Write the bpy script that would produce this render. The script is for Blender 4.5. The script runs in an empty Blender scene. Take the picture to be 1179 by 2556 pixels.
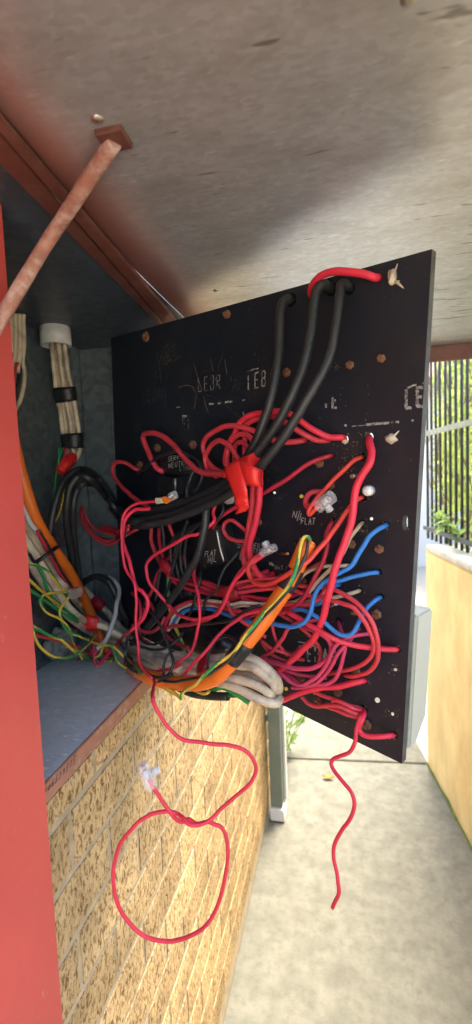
import bpy, bmesh, math, random
from mathutils import Vector, Matrix, noise
from mathutils.geometry import delaunay_2d_cdt
random.seed(11)
S = bpy.context.scene
COL = S.collection
# ------------------------------------------------------------------ camera
F = 1181.0
CAMZ = 1.58
yv = Vector((855 - 589.5, 1278 - 1175, -F)).normalized()
zv = Vector((-0.04, 1.0, 0.0)); zv.z = -(zv.x * yv.x + zv.y * yv.y) / yv.z; zv.normalize()
xv = yv.cross(zv)
ROT = Matrix((xv, yv, zv))
CAM = Vector((0, 0, CAMZ))
cd = bpy.data.cameras.new('camera'); cam = bpy.data.objects.new('camera', cd); COL.objects.link(cam)
cam.matrix_world = Matrix.Translation(CAM) @ ROT.to_4x4()
cd.sensor_fit = 'HORIZONTAL'; cd.sensor_width = 36; cd.lens = 36 * F / 1179
cd.clip_start = 0.02; cd.clip_end = 400
cd.dof.use_dof = True; cd.dof.focus_distance = 0.72; cd.dof.aperture_fstop = 9
S.camera = cam
# ------------------------------------------------------------------ sky and sun
SUN_EL, SUN_AZ = 58.0, 20.0          # azimuth from +Y towards +X
w = bpy.data.worlds.new('World'); S.world = w; w.use_nodes = True
nt = w.node_tree
sky = nt.nodes.new('ShaderNodeTexSky'); sky.sky_type = 'NISHITA'; sky.sun_disc = False
sky.sun_elevation = math.radians(SUN_EL); sky.sun_rotation = math.radians(SUN_AZ)
sky.air_density = 1.0; sky.dust_density = 5.0; sky.ozone_density = 1.0
bg = nt.nodes['Background']; bg.inputs['Strength'].default_value = 0.15
nt.links.new(sky.outputs[0], bg.inputs[0])
sl = bpy.data.lights.new('sun', 'SUN'); sl.energy = 1.5; sl.angle = math.radians(24); sl.color = (1, .94, .84)
so = bpy.data.objects.new('sun', sl); COL.objects.link(so)
sd = Vector((math.sin(math.radians(SUN_AZ)) * math.cos(math.radians(SUN_EL)),
             math.cos(math.radians(SUN_AZ)) * math.cos(math.radians(SUN_EL)), math.sin(math.radians(SUN_EL))))
so.rotation_euler = sd.to_track_quat('Z', 'Y').to_euler(); so.location = (2, 3, 6)
S.view_settings.view_transform = 'Standard'; S.view_settings.look = 'None'
S.view_settings.exposure = 2.75; S.view_settings.gamma = 1
S.view_settings.use_curve_mapping = False

# ------------------------------------------------------------------ geometry helpers
def rayc(x, y): return Vector(((x - 589.5) / F, (1278 - y) / F, -1.0))
def rayw(x, y): return ROT @ rayc(x, y)
def at_plane(x, y, p0, n):
    r = rayw(x, y); return CAM + r * ((p0 - CAM).dot(n) / r.dot(n))
def at_depth(x, y, z): return CAM + rayw(x, y) * z
WX, BX, FZ, CZ, SY = -0.37, -0.60, CAMZ - 0.372, CAMZ + 0.31, 1.04
# the swung-out panel: plane from its edges
PU = (ROT @ rayc(-646, 1100)).normalized()
_e = rayw(1079, 621).cross(rayw(1004, 1907)); PV = _e.cross(PU).normalized()
if PV.z < 0: PV = -PV
PN = PU.cross(PV).normalized()
if PN.y > 0: PN = -PN
PA = at_depth(1079, 621, 0.55)
PB = at_plane(1004, 1907, PA, PN); PH = (PA - PB).length
PW = (at_plane(277, 845, PA, PN) - PA).dot(PU)
PLANES = {'p': (PA, PN), 'b': (Vector((BX, 0, 0)), Vector((1, 0, 0))), 'f': (Vector((0, 0, FZ)), Vector((0, 0, 1))),
          'w': (Vector((WX, 0, 0)), Vector((1, 0, 0))), 's': (Vector((0, SY, 0)), Vector((0, -1, 0))),
          'c': (Vector((0, 0, CZ)), Vector((0, 0, -1)))}
def pt(x, y, o=0.0, pl='p'):
    if pl == 'z': return at_depth(x, y, o)
    p0, n = PLANES[pl]
    return at_plane(x, y, p0 + n * (o / 1000.0), n)
def pt_off(x, y, off): return at_plane(x, y, PA + PN * off, PN)
def parse(s):
    raw = []
    for tok in s.split():
        a = tok.split(',')
        x, y = float(a[0]), float(a[1])
        if len(a) > 2:
            q = a[2]; pl = 'p'
            if q[0].isalpha(): pl = q[0]; q = q[1:]
            P = pt(x, y, float(q), pl); o = (P - PA).dot(PN)
        else: o = None
        raw.append([x, y, o])
    idx = [i for i, r in enumerate(raw) if r[2] is not None]
    for i, r in enumerate(raw):
        if r[2] is None:
            lo = max([k for k in idx if k < i], default=None); hi = min([k for k in idx if k > i], default=None)
            if lo is None: r[2] = raw[hi][2]
            elif hi is None: r[2] = raw[lo][2]
            else: r[2] = raw[lo][2] + (raw[hi][2] - raw[lo][2]) * (i - lo) / (hi - lo)
    return [pt_off(*r) for r in raw]
def smooth(P, sub=6):
    if len(P) < 3:
        return [P[0].lerp(P[-1], i / sub) for i in range(sub + 1)]
    Q = [P[0] * 2 - P[1]] + P + [P[-1] * 2 - P[-2]]
    out = []
    for i in range(1, len(Q) - 2):
        a, b, c, d = Q[i - 1:i + 3]
        for k in range(sub):
            t = k / sub
            out.append(0.5 * ((2 * b) + (c - a) * t + (2 * a - 5 * b + 4 * c - d) * t * t + (3 * b - a - 3 * c + d) * t ** 3))
    out.append(P[-1]); return out
def obj(name, me, mats, parent=None, sm=False):
    if isinstance(me, bmesh.types.BMesh):
        m = bpy.data.meshes.new(name); bmesh.ops.recalc_face_normals(me, faces=me.faces[:]); me.to_mesh(m); me.free(); me = m
    o = bpy.data.objects.new(name, me); COL.objects.link(o)
    if mats is not None and not me.materials:
        for m in (mats if isinstance(mats, (list, tuple)) else [mats]): me.materials.append(m)
    if sm:
        for f in me.polygons: f.use_smooth = True
    if parent:
        o.parent = parent; o.matrix_parent_inverse = parent.matrix_world.inverted()
    return o
def tag(o, label, cat, group=None):
    o['label'] = label; o['category'] = cat
    if group: o['group'] = group
    return o
def root(name, label, cat, loc=(0, 0, 0), group=None):
    o = bpy.data.objects.new(name, None); COL.objects.link(o); o.location = loc; o.empty_display_size = .05
    o.matrix_world = Matrix.Translation(Vector(loc))
    return tag(o, label, cat, group)
def tube(bm, pts, rad, n=10, caps=True, flat=1.0, wob=0.0, stripe=None, twist=0.0):
    rings = []; t0 = (pts[1] - pts[0]).normalized()
    up = Vector((0, 0, 1)) if abs(t0.z) < .9 else Vector((1, 0, 0))
    nrm = (up - t0 * up.dot(t0)).normalized()
    for i, p in enumerate(pts):
        t = (pts[min(i + 1, len(pts) - 1)] - pts[max(i - 1, 0)])
        t = t.normalized() if t.length > 1e-9 else t0
        nrm = (nrm - t * nrm.dot(t)); nrm = nrm.normalized() if nrm.length > 1e-6 else t.orthogonal().normalized()
        b = t.cross(nrm); r = rad[i] if isinstance(rad, list) else rad
        ring = []
        for k in range(n):
            a = 2 * math.pi * k / n
            rr = r * (1 + (wob * noise.noise(Vector((p.x * 60 + k * .7, p.y * 60, p.z * 60))) if wob else 0))
            ring.append(bm.verts.new(p + nrm * math.cos(a) * rr + b * math.sin(a) * rr * flat))
        rings.append(ring)
    for i in range(len(rings) - 1):
        for k in range(n):
            f = bm.faces.new((rings[i][k], rings[i][(k + 1) % n], rings[i + 1][(k + 1) % n], rings[i + 1][k])); f.smooth = True
            if stripe:
                kk = (k + int(i * twist)) % n
                f.material_index = 1 if kk < stripe else 0
    if caps:
        bm.faces.new(rings[0][::-1]); bm.faces.new(rings[-1])
    return rings
def box(bm, x0, x1, y0, y1, z0, z1):
    v = [bm.verts.new((x, y, z)) for z in (z0, z1) for y in (y0, y1) for x in (x0, x1)]
    fs = [bm.faces.new([v[i] for i in q]) for q in ((0, 2, 3, 1), (4, 5, 7, 6), (0, 1, 5, 4), (2, 6, 7, 3), (0, 4, 6, 2), (1, 3, 7, 5))]
    return v, fs
def boxobj(name, x0, x1, y0, y1, z0, z1, mat, parent=None, bev=0.0):
    bm = bmesh.new(); box(bm, x0, x1, y0, y1, z0, z1)
    if bev: bmesh.ops.bevel(bm, geom=bm.edges[:], offset=bev, segments=2, affect='EDGES')
    return obj(name, bm, mat, parent)
def prism(bm, top, depth_vec, inset=0.0):
    """top: list of world points, extruded by depth_vec"""
    c = sum(top, Vector()) / len(top)
    a = [bm.verts.new(p.lerp(c, inset)) for p in top]; b = [bm.verts.new(p + depth_vec) for p in top]
    bm.faces.new(a); bm.faces.new(b[::-1])
    for i in range(len(a)):
        j = (i + 1) % len(a); bm.faces.new((a[i], b[i], b[j], a[j]))

# ------------------------------------------------------------------ materials
def mat(name, col, rough=.5, metal=0.0, var=0.0, vscale=8.0, bump=0.0, bscale=40.0, dirt=None, dscale=6.0, damt=.5, spec=.5, alpha=1.0, trans=0.0, stretch=None, coat=0.0, ramp=(.45, .7)):
    m = bpy.data.materials.new(name); m.use_nodes = True; n = m.node_tree; L = n.links.new
    b = n.nodes['Principled BSDF']
    b.inputs['Base Color'].default_value = (*col, 1); b.inputs['Roughness'].default_value = rough
    b.inputs['Metallic'].default_value = metal; b.inputs['Specular IOR Level'].default_value = spec
    b.inputs['Alpha'].default_value = alpha; b.inputs['Transmission Weight'].default_value = trans
    b.inputs['Coat Weight'].default_value = coat
    g = n.nodes.new('ShaderNodeNewGeometry'); pos = g.outputs['Position']
    if stretch:
        mp = n.nodes.new('ShaderNodeMapping'); mp.inputs['Scale'].default_value = stretch; L(pos, mp.inputs[0]); pos = mp.outputs[0]
    cur = None
    if var:
        t = n.nodes.new('ShaderNodeTexNoise'); t.inputs['Scale'].default_value = vscale; t.inputs['Detail'].default_value = 6; L(pos, t.inputs['Vector'])
        r = n.nodes.new('ShaderNodeMapRange'); r.inputs['To Min'].default_value = 1 - var; r.inputs['To Max'].default_value = 1 + var; r.inputs['From Min'].default_value = .25; r.inputs['From Max'].default_value = .75
        L(t.outputs[0], r.inputs[0])
        x = n.nodes.new('ShaderNodeMix'); x.data_type = 'RGBA'; x.blend_type = 'MULTIPLY'; x.inputs[0].default_value = 1
        x.inputs[6].default_value = (*col, 1); L(r.outputs[0], x.inputs[7]); cur = x.outputs[2]
    if dirt:
        t = n.nodes.new('ShaderNodeTexNoise'); t.inputs['Scale'].default_value = dscale; t.inputs['Detail'].default_value = 8; t.inputs['Roughness'].default_value = .65; L(pos, t.inputs['Vector'])
        r = n.nodes.new('ShaderNodeMapRange'); r.inputs['From Min'].default_value = ramp[0]; r.inputs['From Max'].default_value = ramp[1]; r.inputs['To Max'].default_value = damt; L(t.outputs[0], r.inputs[0])
        x = n.nodes.new('ShaderNodeMix'); x.data_type = 'RGBA'; L(r.outputs[0], x.inputs[0])
        if cur: L(cur, x.inputs[6])
        else: x.inputs[6].default_value = (*col, 1)
        x.inputs[7].default_value = (*dirt, 1); cur = x.outputs[2]
    if cur: L(cur, b.inputs['Base Color'])
    if bump:
        t = n.nodes.new('ShaderNodeTexNoise'); t.inputs['Scale'].default_value = bscale; t.inputs['Detail'].default_value = 6; L(pos, t.inputs['Vector'])
        bp = n.nodes.new('ShaderNodeBump'); bp.inputs['Strength'].default_value = bump; bp.inputs['Distance'].default_value = .003; L(t.outputs[0], bp.inputs['Height']); L(bp.outputs[0], b.inputs['Normal'])
    return m
def wiremat(name, col, rough=.52, damt=.6):
    return mat(name, col, rough, var=.16, vscale=22, dirt=tuple(c * .28 + .012 for c in col), dscale=38, damt=damt, ramp=(.54, .74), bump=.08, bscale=220)
M = {}
M['red'] = wiremat('red_pvc', (.60, .045, .065))
M['crimson'] = wiremat('crimson_pvc', (.48, .022, .05))
M['coral'] = wiremat('coral_pvc', (.72, .055, .04), damt=.2)
M['scarlet'] = wiremat('bright_red_pvc', (.70, .03, .065), damt=.15)
M['pink'] = wiremat('pink_pvc', (.58, .05, .13))
M['black'] = mat('black_pvc', (.018, .021, .023), .42, var=.25, vscale=20, dirt=(.05, .05, .048), dscale=30, damt=.35, bump=.06, bscale=150)
M['blue'] = wiremat('blue_pvc', (.03, .20, .58))
M['cream'] = mat('cream_pvc', (.66, .57, .41), .5, var=.15, vscale=18, dirt=(.16, .13, .09), dscale=22, damt=.75, ramp=(.48, .68), bump=.1, bscale=120)
M['beige'] = mat('beige_pvc', (.56, .44, .27), .5, var=.15, vscale=18, dirt=(.2, .15, .1), dscale=30, damt=.6)
M['grey'] = mat('white_pvc', (.55, .56, .54), .45, var=.1)
M['orange'] = mat('orange_pvc', (.78, .17, .015), .40, var=.08, vscale=12, dirt=(.35, .07, .01), dscale=26, damt=.5, ramp=(.55, .7), bump=.06, bscale=90)
M['yellow'] = wiremat('yellow_pvc', (.68, .50, .06), damt=.25)
M['green'] = wiremat('green_pvc', (.03, .27, .07), damt=.35)
M['dgreen'] = wiremat('dark_green_pvc', (.015, .11, .045))
M['rtape'] = mat('red_tape', (.72, .025, .022), .40, var=.08, vscale=30, bump=.25, bscale=60)
M['drtape'] = mat('dark_red_tape', (.30, .012, .022), .42, var=.15, vscale=30, bump=.2, bscale=70)
M['btape'] = mat('black_tape', (.012, .013, .016), .42, var=.2, vscale=30, bump=.3, bscale=70)
M['copper'] = mat('brass', (.62, .30, .12), .35, metal=.9)
M['steel'] = mat('zinc_steel', (.55, .53, .48), .35, metal=.9, dirt=(.25, .15, .08), dscale=60)
M['rust'] = mat('rusty_iron', (.17, .075, .04), .85, var=.4, vscale=90, dirt=(.30, .15, .08), dscale=120, damt=.7, bump=.6, bscale=250)
M['clear'] = mat('clear_plastic', (.80, .83, .85), .16, alpha=.30, spec=.7)
M['cloud'] = mat('milky_plastic', (.80, .80, .78), .3, spec=.5, var=.06)
M['nylon'] = mat('white_nylon', (.62, .63, .61), .4, var=.08, dirt=(.3, .3, .28), dscale=30, damt=.4)
M['ivory'] = mat('ivory_plastic', (.62, .60, .40), .4, var=.1, vscale=40)
M['wagoorange'] = mat('orange_lever', (.85, .22, .03), .35)
M['silicone'] = mat('old_silicone', (.60, .53, .40), .35, var=.35, vscale=60, dirt=(.1, .08, .06), dscale=70, damt=.7)
M['bakelite'] = mat('black_bakelite', (.016, .016, .018), .25, var=.3, vscale=20, dirt=(.06, .05, .045), dscale=14, damt=.35, bump=.05)
M['hole'] = mat('painted_hole_shade', (.006, .006, .006), .9)  # near-black colour stands in for the shade inside the panel holes
M['white_ink'] = mat('white_ink', (.36, .36, .35), .8, var=.3, vscale=120, dirt=(.05, .05, .05), dscale=160, damt=.9, ramp=(.46, .60))
M['white_ink_b'] = mat('white_ink_hand', (.55, .55, .52), .8, var=.25, vscale=120)
M['faint_ink'] = mat('faint_ink', (.085, .085, .085), .8, var=.3, vscale=120, dirt=(.02, .02, .024), dscale=160, damt=.9, ramp=(.45, .6))
M['grey_ink'] = mat('grey_ink', (.17, .17, .165), .8, var=.3, vscale=120, dirt=(.03, .03, .03), dscale=160, damt=.9, ramp=(.46, .62))
M['scratch'] = mat('scratch', (.17, .12, .085), .8, var=.4, vscale=150)
M['dust'] = mat('dust_fleck', (.26, .19, .11), .9, var=.4, vscale=150)
M['blueink'] = mat('cable_print', (.05, .13, .17), .6)
M['pen'] = mat('marker_ink', (.035, .025, .05), .6)
# panel board
def panel_mat():
    m = mat('black_panel_board', (.0080, .0120, .0205), .5, var=.30, vscale=5, dirt=(.040, .033, .028), dscale=9, damt=.5, ramp=(.52, .80), bump=.12, bscale=70)  # black board, the blue of sky bounce tinted into its base colour
    n = m.node_tree; L = n.links.new; b = n.nodes['Principled BSDF']
    src = b.inputs['Base Color'].links[0].from_socket
    g = n.nodes.new('ShaderNodeNewGeometry')
    v = n.nodes.new('ShaderNodeTexNoise'); v.inputs['Scale'].default_value = 210; v.inputs['Detail'].default_value = 3; L(g.outputs['Position'], v.inputs['Vector'])
    v2 = n.nodes.new('ShaderNodeTexNoise'); v2.inputs['Scale'].default_value = 13; v2.inputs['Detail'].default_value = 4; L(g.outputs['Position'], v2.inputs['Vector'])
    a = n.nodes.new('ShaderNodeMath'); a.operation = 'ADD'; L(v.outputs[0], a.inputs[0]); L(v2.outputs[0], a.inputs[1])
    r = n.nodes.new('ShaderNodeMapRange'); r.inputs['From Min'].default_value = 1.27; r.inputs['From Max'].default_value = 1.36; r.inputs['To Max'].default_value = .7; L(a.outputs[0], r.inputs[0])
    x = n.nodes.new('ShaderNodeMix'); x.data_type = 'RGBA'; L(r.outputs[0], x.inputs[0]); L(src, x.inputs[6]); x.inputs[7].default_value = (.12, .085, .055, 1)
    L(x.outputs[2], b.inputs['Base Color'])
    return m
M['panel'] = panel_mat()
M['panel_edge'] = mat('panel_cut_edge', (.075, .08, .072), .7, var=.4, vscale=20, dirt=(.02, .02, .02), dscale=30, damt=.7, bump=.3)
# galvanised sheet: spangle + streaks; optional red overspray along x
def galv(name, col, spray=None, rough=.42, metal=.55, stain=(.20, .19, .17), sdir=(1, 1, 1), spangle=.22, flake=.5, dash=False):
    m = bpy.data.materials.new(name); m.use_nodes = True; n = m.node_tree; L = n.links.new; b = n.nodes['Principled BSDF']
    b.inputs['Roughness'].default_value = rough; b.inputs['Metallic'].default_value = metal
    g = n.nodes.new('ShaderNodeNewGeometry'); mp = n.nodes.new('ShaderNodeMapping'); mp.inputs['Scale'].default_value = sdir; L(g.outputs['Position'], mp.inputs[0])
    vo = n.nodes.new('ShaderNodeTexVoronoi'); vo.inputs['Scale'].default_value = 70; L(mp.outputs[0], vo.inputs['Vector'])
    sp = n.nodes.new('ShaderNodeSeparateColor'); L(vo.outputs['Color'], sp.inputs[0])
    no = n.nodes.new('ShaderNodeTexNoise'); no.inputs['Scale'].default_value = 7; no.inputs['Detail'].default_value = 8; no.inputs['Roughness'].default_value = .6; L(mp.outputs[0], no.inputs['Vector'])
    r1 = n.nodes.new('ShaderNodeMapRange'); r1.inputs['To Min'].default_value = 1 - spangle; r1.inputs['To Max'].default_value = 1 + spangle; L(sp.outputs[0], r1.inputs[0])
    x1 = n.nodes.new('ShaderNodeMix'); x1.data_type = 'RGBA'; x1.blend_type = 'MULTIPLY'; x1.inputs[0].default_value = 1; x1.inputs[6].default_value = (*col, 1); L(r1.outputs[0], x1.inputs[7])
    r2 = n.nodes.new('ShaderNodeMapRange'); r2.inputs['From Min'].default_value = .45; r2.inputs['From Max'].default_value = .75; r2.inputs['To Max'].default_value = .7; L(no.outputs[0], r2.inputs[0])
    x2 = n.nodes.new('ShaderNodeMix'); x2.data_type = 'RGBA'; L(r2.outputs[0], x2.inputs[0]); L(x1.outputs[2], x2.inputs[6]); x2.inputs[7].default_value = (*stain, 1)
    # pale flakes
    mp2 = n.nodes.new('ShaderNodeMapping'); mp2.inputs['Scale'].default_value = (60, 170, 60); L(g.outputs['Position'], mp2.inputs[0])
    fl = n.nodes.new('ShaderNodeTexNoise'); fl.inputs['Scale'].default_value = 1.0; fl.inputs['Detail'].default_value = 3; L(mp2.outputs[0], fl.inputs['Vector'])
    r3 = n.nodes.new('ShaderNodeMapRange'); r3.inputs['From Min'].default_value = .60; r3.inputs['From Max'].default_value = .72; r3.inputs['To Max'].default_value = flake; L(fl.outputs[0], r3.inputs[0])
    x3 = n.nodes.new('ShaderNodeMix'); x3.data_type = 'RGBA'; L(r3.outputs[0], x3.inputs[0]); L(x2.outputs[2], x3.inputs[6]); x3.inputs[7].default_value = (min(1, col[0] * 1.6), min(1, col[1] * 1.6), min(1, col[2] * 1.6), 1)
    cur = x3.outputs[2]
    if dash:                                               # short dark press marks rolled into the sheet
        mp3 = n.nodes.new('ShaderNodeMapping'); mp3.inputs['Scale'].default_value = (16, 95, 1); mp3.inputs['Rotation'].default_value = (0, 0, .05); L(g.outputs['Position'], mp3.inputs[0])
        dn = n.nodes.new('ShaderNodeTexNoise'); dn.inputs['Scale'].default_value = 1; dn.inputs['Detail'].default_value = 2; L(mp3.outputs[0], dn.inputs['Vector'])
        dm_ = n.nodes.new('ShaderNodeTexNoise'); dm_.inputs['Scale'].default_value = 4; L(g.outputs['Position'], dm_.inputs['Vector'])
        ad = n.nodes.new('ShaderNodeMath'); ad.operation = 'MULTIPLY_ADD'; L(dm_.outputs[0], ad.inputs[0]); ad.inputs[1].default_value = .45; L(dn.outputs[0], ad.inputs[2])
        rr = n.nodes.new('ShaderNodeMapRange'); rr.inputs['From Min'].default_value = .88; rr.inputs['From Max'].default_value = .92; rr.inputs['To Max'].default_value = .75; L(ad.outputs[0], rr.inputs[0])
        xd = n.nodes.new('ShaderNodeMix'); xd.data_type = 'RGBA'; L(rr.outputs[0], xd.inputs[0]); L(cur, xd.inputs[6]); xd.inputs[7].default_value = (.15, .14, .13, 1); cur = xd.outputs[2]
    if spray:
        s = n.nodes.new('ShaderNodeSeparateXYZ'); L(g.outputs['Position'], s.inputs[0])
        w2 = n.nodes.new('ShaderNodeTexNoise'); w2.inputs['Scale'].default_value = 5; w2.inputs['Detail'].default_value = 4; L(g.outputs['Position'], w2.inputs['Vector'])
        k = n.nodes.new('ShaderNodeMath'); k.operation = 'MULTIPLY_ADD'; L(w2.outputs[0], k.inputs[0]); k.inputs[1].default_value = spray[2]; L(s.outputs[0], k.inputs[2])
        r4 = n.nodes.new('ShaderNodeMapRange'); r4.interpolation_type = 'SMOOTHSTEP'; r4.inputs['From Min'].default_value = spray[0]; r4.inputs['From Max'].default_value = spray[1]; L(k.outputs[0], r4.inputs[0])
        x4 = n.nodes.new('ShaderNodeMix'); x4.data_type = 'RGBA'; L(r4.outputs[0], x4.inputs[0]); L(cur, x4.inputs[6]); x4.inputs[7].default_value = (.34, .145, .115, 1); cur = x4.outputs[2]
        mm = n.nodes.new('ShaderNodeMapRange'); mm.inputs['To Min'].default_value = metal; mm.inputs['To Max'].default_value = 0.0; L(r4.outputs[0], mm.inputs[0]); L(mm.outputs[0], b.inputs['Metallic'])
    L(cur, b.inputs['Base Color'])
    bp = n.nodes.new('ShaderNodeBump'); bp.inputs['Strength'].default_value = .15; bp.inputs['Distance'].default_value = .002
    n2 = n.nodes.new('ShaderNodeTexNoise'); n2.inputs['Scale'].default_value = 9; n2.inputs['Detail'].default_value = 5; L(g.outputs['Position'], n2.inputs['Vector']); L(n2.outputs[0], bp.inputs['Height']); L(bp.outputs[0], b.inputs['Normal'])
    return m
M['galv'] = galv('galvanised_shaded_walls', (.16, .20, .215), stain=(.11, .135, .145), flake=.35)  # cabinet walls: bluish interior shade put into the sheet colour
M['galv_floor'] = galv('galvanised_lit_floor', (.70, .75, .755), stain=(.46, .50, .52), rough=.45, flake=.8, metal=.15, spangle=.05)  # same sheet, floor copy lightened for the light it catches
M['galv_ceiling'] = galv('galvanised_shaded_ceiling', (.075, .095, .125), metal=.3, flake=.35, stain=(.06, .07, .085))  # same sheet, ceiling copy darkened and blued to carry its shade
M['galv_door'] = galv('galvanised_door', (.50, .54, .58), spray=(-.17, -.265, .05), rough=.40, sdir=(1.6, 3.2, 1.6), flake=.3, spangle=.10, stain=(.34, .345, .35), dash=True)
M['redpaint'] = mat('red_oxide_paint', (.60, .088, .072), .45, var=.14, vscale=4, dirt=(.60, .30, .25), dscale=70, damt=.55, ramp=(.66, .72), bump=.18, bscale=50)
M['brownpaint'] = mat('brown_paint', (.135, .045, .034), .5, var=.25, vscale=12, dirt=(.22, .13, .10), dscale=30, damt=.4, bump=.15)
M['sillpaint'] = mat('worn_sill_paint', (.40, .18, .11), .6, var=.2, vscale=25, dirt=(.50, .38, .30), dscale=40, damt=.8, ramp=(.54, .68), bump=.2)
M['rodpaint'] = mat('worn_rod_paint', (.36, .17, .125), .5, var=.25, vscale=35, dirt=(.60, .48, .43), dscale=50, damt=.8, ramp=(.45, .65), bump=.3, bscale=90)
# bricks
def brick_mat():
    m = bpy.data.materials.new('rough_tan_brick'); m.use_nodes = True; n = m.node_tree; L = n.links.new; b = n.nodes['Principled BSDF']
    b.inputs['Roughness'].default_value = .9; b.inputs['Specular IOR Level'].default_value = .2
    g = n.nodes.new('ShaderNodeNewGeometry'); oi = n.nodes.new('ShaderNodeObjectInfo')
    mp = n.nodes.new('ShaderNodeMapping'); mp.inputs['Scale'].default_value = (1, 1.0, .55); L(g.outputs['Position'], mp.inputs[0])
    a = n.nodes.new('ShaderNodeTexNoise'); a.inputs['Scale'].default_value = 135; a.inputs['Detail'].default_value = 6; a.inputs['Roughness'].default_value = .72; a.inputs['Distortion'].default_value = .8; L(mp.outputs[0], a.inputs['Vector'])
    c = n.nodes.new('ShaderNodeTexNoise'); c.inputs['Scale'].default_value = 10; c.inputs['Detail'].default_value = 4; L(g.outputs['Position'], c.inputs['Vector'])
    cr = n.nodes.new('ShaderNodeValToRGB'); e = cr.color_ramp.elements
    e[0].position = .405; e[0].color = (.19, .11, .04, 1); e[1].position = .50; e[1].color = (.56, .39, .18, 1)
    q = cr.color_ramp.elements.new(.70); q.color = (.64, .49, .27, 1); L(a.outputs[0], cr.inputs[0])
    r = n.nodes.new('ShaderNodeMapRange'); r.inputs['To Min'].default_value = .80; r.inputs['To Max'].default_value = 1.2; L(oi.outputs['Random'], r.inputs[0])
    r2 = n.nodes.new('ShaderNodeMapRange'); r2.inputs['To Min'].default_value = .75; r2.inputs['To Max'].default_value = 1.25; r2.inputs['From Min'].default_value = .3; r2.inputs['From Max'].default_value = .7; L(c.outputs[0], r2.inputs[0])
    k = n.nodes.new('ShaderNodeMath'); k.operation = 'MULTIPLY'; L(r.outputs[0], k.inputs[0]); L(r2.outputs[0], k.inputs[1])
    x = n.nodes.new('ShaderNodeMix'); x.data_type = 'RGBA'; x.blend_type = 'MULTIPLY'; x.inputs[0].default_value = 1; L(cr.outputs[0], x.inputs[6]); L(k.outputs[0], x.inputs[7])
    L(x.outputs[2], b.inputs['Base Color'])
    bp = n.nodes.new('ShaderNodeBump'); bp.inputs['Strength'].default_value = .7; bp.inputs['Distance'].default_value = .003; L(a.outputs[0], bp.inputs['Height']); L(bp.outputs[0], b.inputs['Normal'])
    return m
M['brick'] = brick_mat()
M['mortar'] = mat('grey_mortar', (.45, .37, .24), .95, var=.2, vscale=40, bump=.5, bscale=200, spec=.2)
M['path'] = mat('path_concrete', (.165, .16, .125), .9, var=.22, vscale=14, dirt=(.10, .105, .075), dscale=35, damt=.6, bump=.4, bscale=140, spec=.2)
M['ground'] = mat('pale_ground', (.50, .46, .38), .95, var=.15, vscale=2, spec=.2)
M['render'] = mat('ochre_render', (.74, .56, .25), .85, var=.20, vscale=6, dirt=(.55, .31, .10), dscale=8, damt=.55, ramp=(.42, .72), stretch=(.8, .8, .45), bump=.15, bscale=60, spec=.25)
M['moss'] = mat('moss', (.12, .15, .035), .95, var=.4, vscale=60, spec=.1, bump=.6)
M['coping'] = mat('pale_coping', (.52, .49, .40), .85, var=.15, vscale=12, dirt=(.25, .24, .16), dscale=14, damt=.5, bump=.2)
M['picket'] = mat('dark_fence_paint', (.028, .035, .034), .5, var=.2, vscale=20)
M['rail'] = mat('weathered_rail', (.27, .29, .21), .7, var=.25, vscale=25, bump=.2)
M['soil'] = mat('soil', (.09, .065, .04), .95, var=.3, vscale=15, spec=.1, bump=.5)
M['pipe'] = mat('grey_green_pipe', (.19, .23, .18), .45, var=.08, vscale=10, dirt=(.13, .15, .12), dscale=9, damt=.5)
M['pipewhite'] = mat('white_outlet', (.72, .71, .66), .5, var=.06, vscale=20)
M['meterbox'] = mat('pale_meter_box', (.44, .465, .39), .4, var=.05, vscale=6, dirt=(.4, .44, .40), dscale=20, damt=.3)
M['housewhite'] = mat('overexposed_house_wall', (.86, .83, .76), .85, var=.06, vscale=3, spec=.2)  # colour raised towards white so the shaded wall looks overexposed
M['roof'] = mat('roof_tile', (.26, .11, .07), .8, var=.2, vscale=8)
M['glass'] = mat('window_glass', (.05, .06, .07), .08)
M['soffit'] = mat('soffit_board', (.10, .085, .075), .8, var=.15, vscale=8, bump=.1)
M['deadleaf'] = mat('yellow_leaf', (.58, .36, .05), .6, var=.25, vscale=60)
def leafmat(name, col, tr):
    m = bpy.data.materials.new(name); m.use_nodes = True; n = m.node_tree; L = n.links.new
    b = n.nodes['Principled BSDF']; b.inputs['Roughness'].default_value = .45
    oi = n.nodes.new('ShaderNodeNewGeometry'); no = n.nodes.new('ShaderNodeTexNoise'); no.inputs['Scale'].default_value = 5; no.inputs['Detail'].default_value = 3; L(oi.outputs['Position'], no.inputs['Vector'])
    cr = n.nodes.new('ShaderNodeValToRGB'); e = cr.color_ramp.elements
    e[0].position = .38; e[0].color = (col[0] * .65, col[1] * .7, col[2] * .8, 1); e[1].position = .62; e[1].color = (col[0] * 1.5, col[1] * 1.2, col[2], 1); L(no.outputs[0], cr.inputs[0]); L(cr.outputs[0], b.inputs['Base Color'])
    t = n.nodes.new('ShaderNodeBsdfTranslucent'); t.inputs[0].default_value = (*tr, 1)
    mx = n.nodes.new('ShaderNodeMixShader'); mx.inputs[0].default_value = .6; L(b.outputs[0], mx.inputs[1]); L(t.outputs[0], mx.inputs[2]); L(mx.outputs[0], n.nodes['Material Output'].inputs[0])
    return m
M['leaf'] = leafmat('hedge_leaf', (.16, .25, .05), (.40, .50, .10))
M['leaf2'] = leafmat('broad_leaf', (.12, .22, .06), (.26, .38, .10))

# ------------------------------------------------------------------ the setting
def kindit(o, k='structure'): o['kind'] = k; return o
bm = bmesh.new(); s_ = 150
for q in ((-s_, -s_), (s_, -s_), (s_, s_), (-s_, s_)): bm.verts.new((*q, -0.012))
bm.faces.new(bm.verts[:]); kindit(obj('ground', bm, M['ground']))
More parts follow.
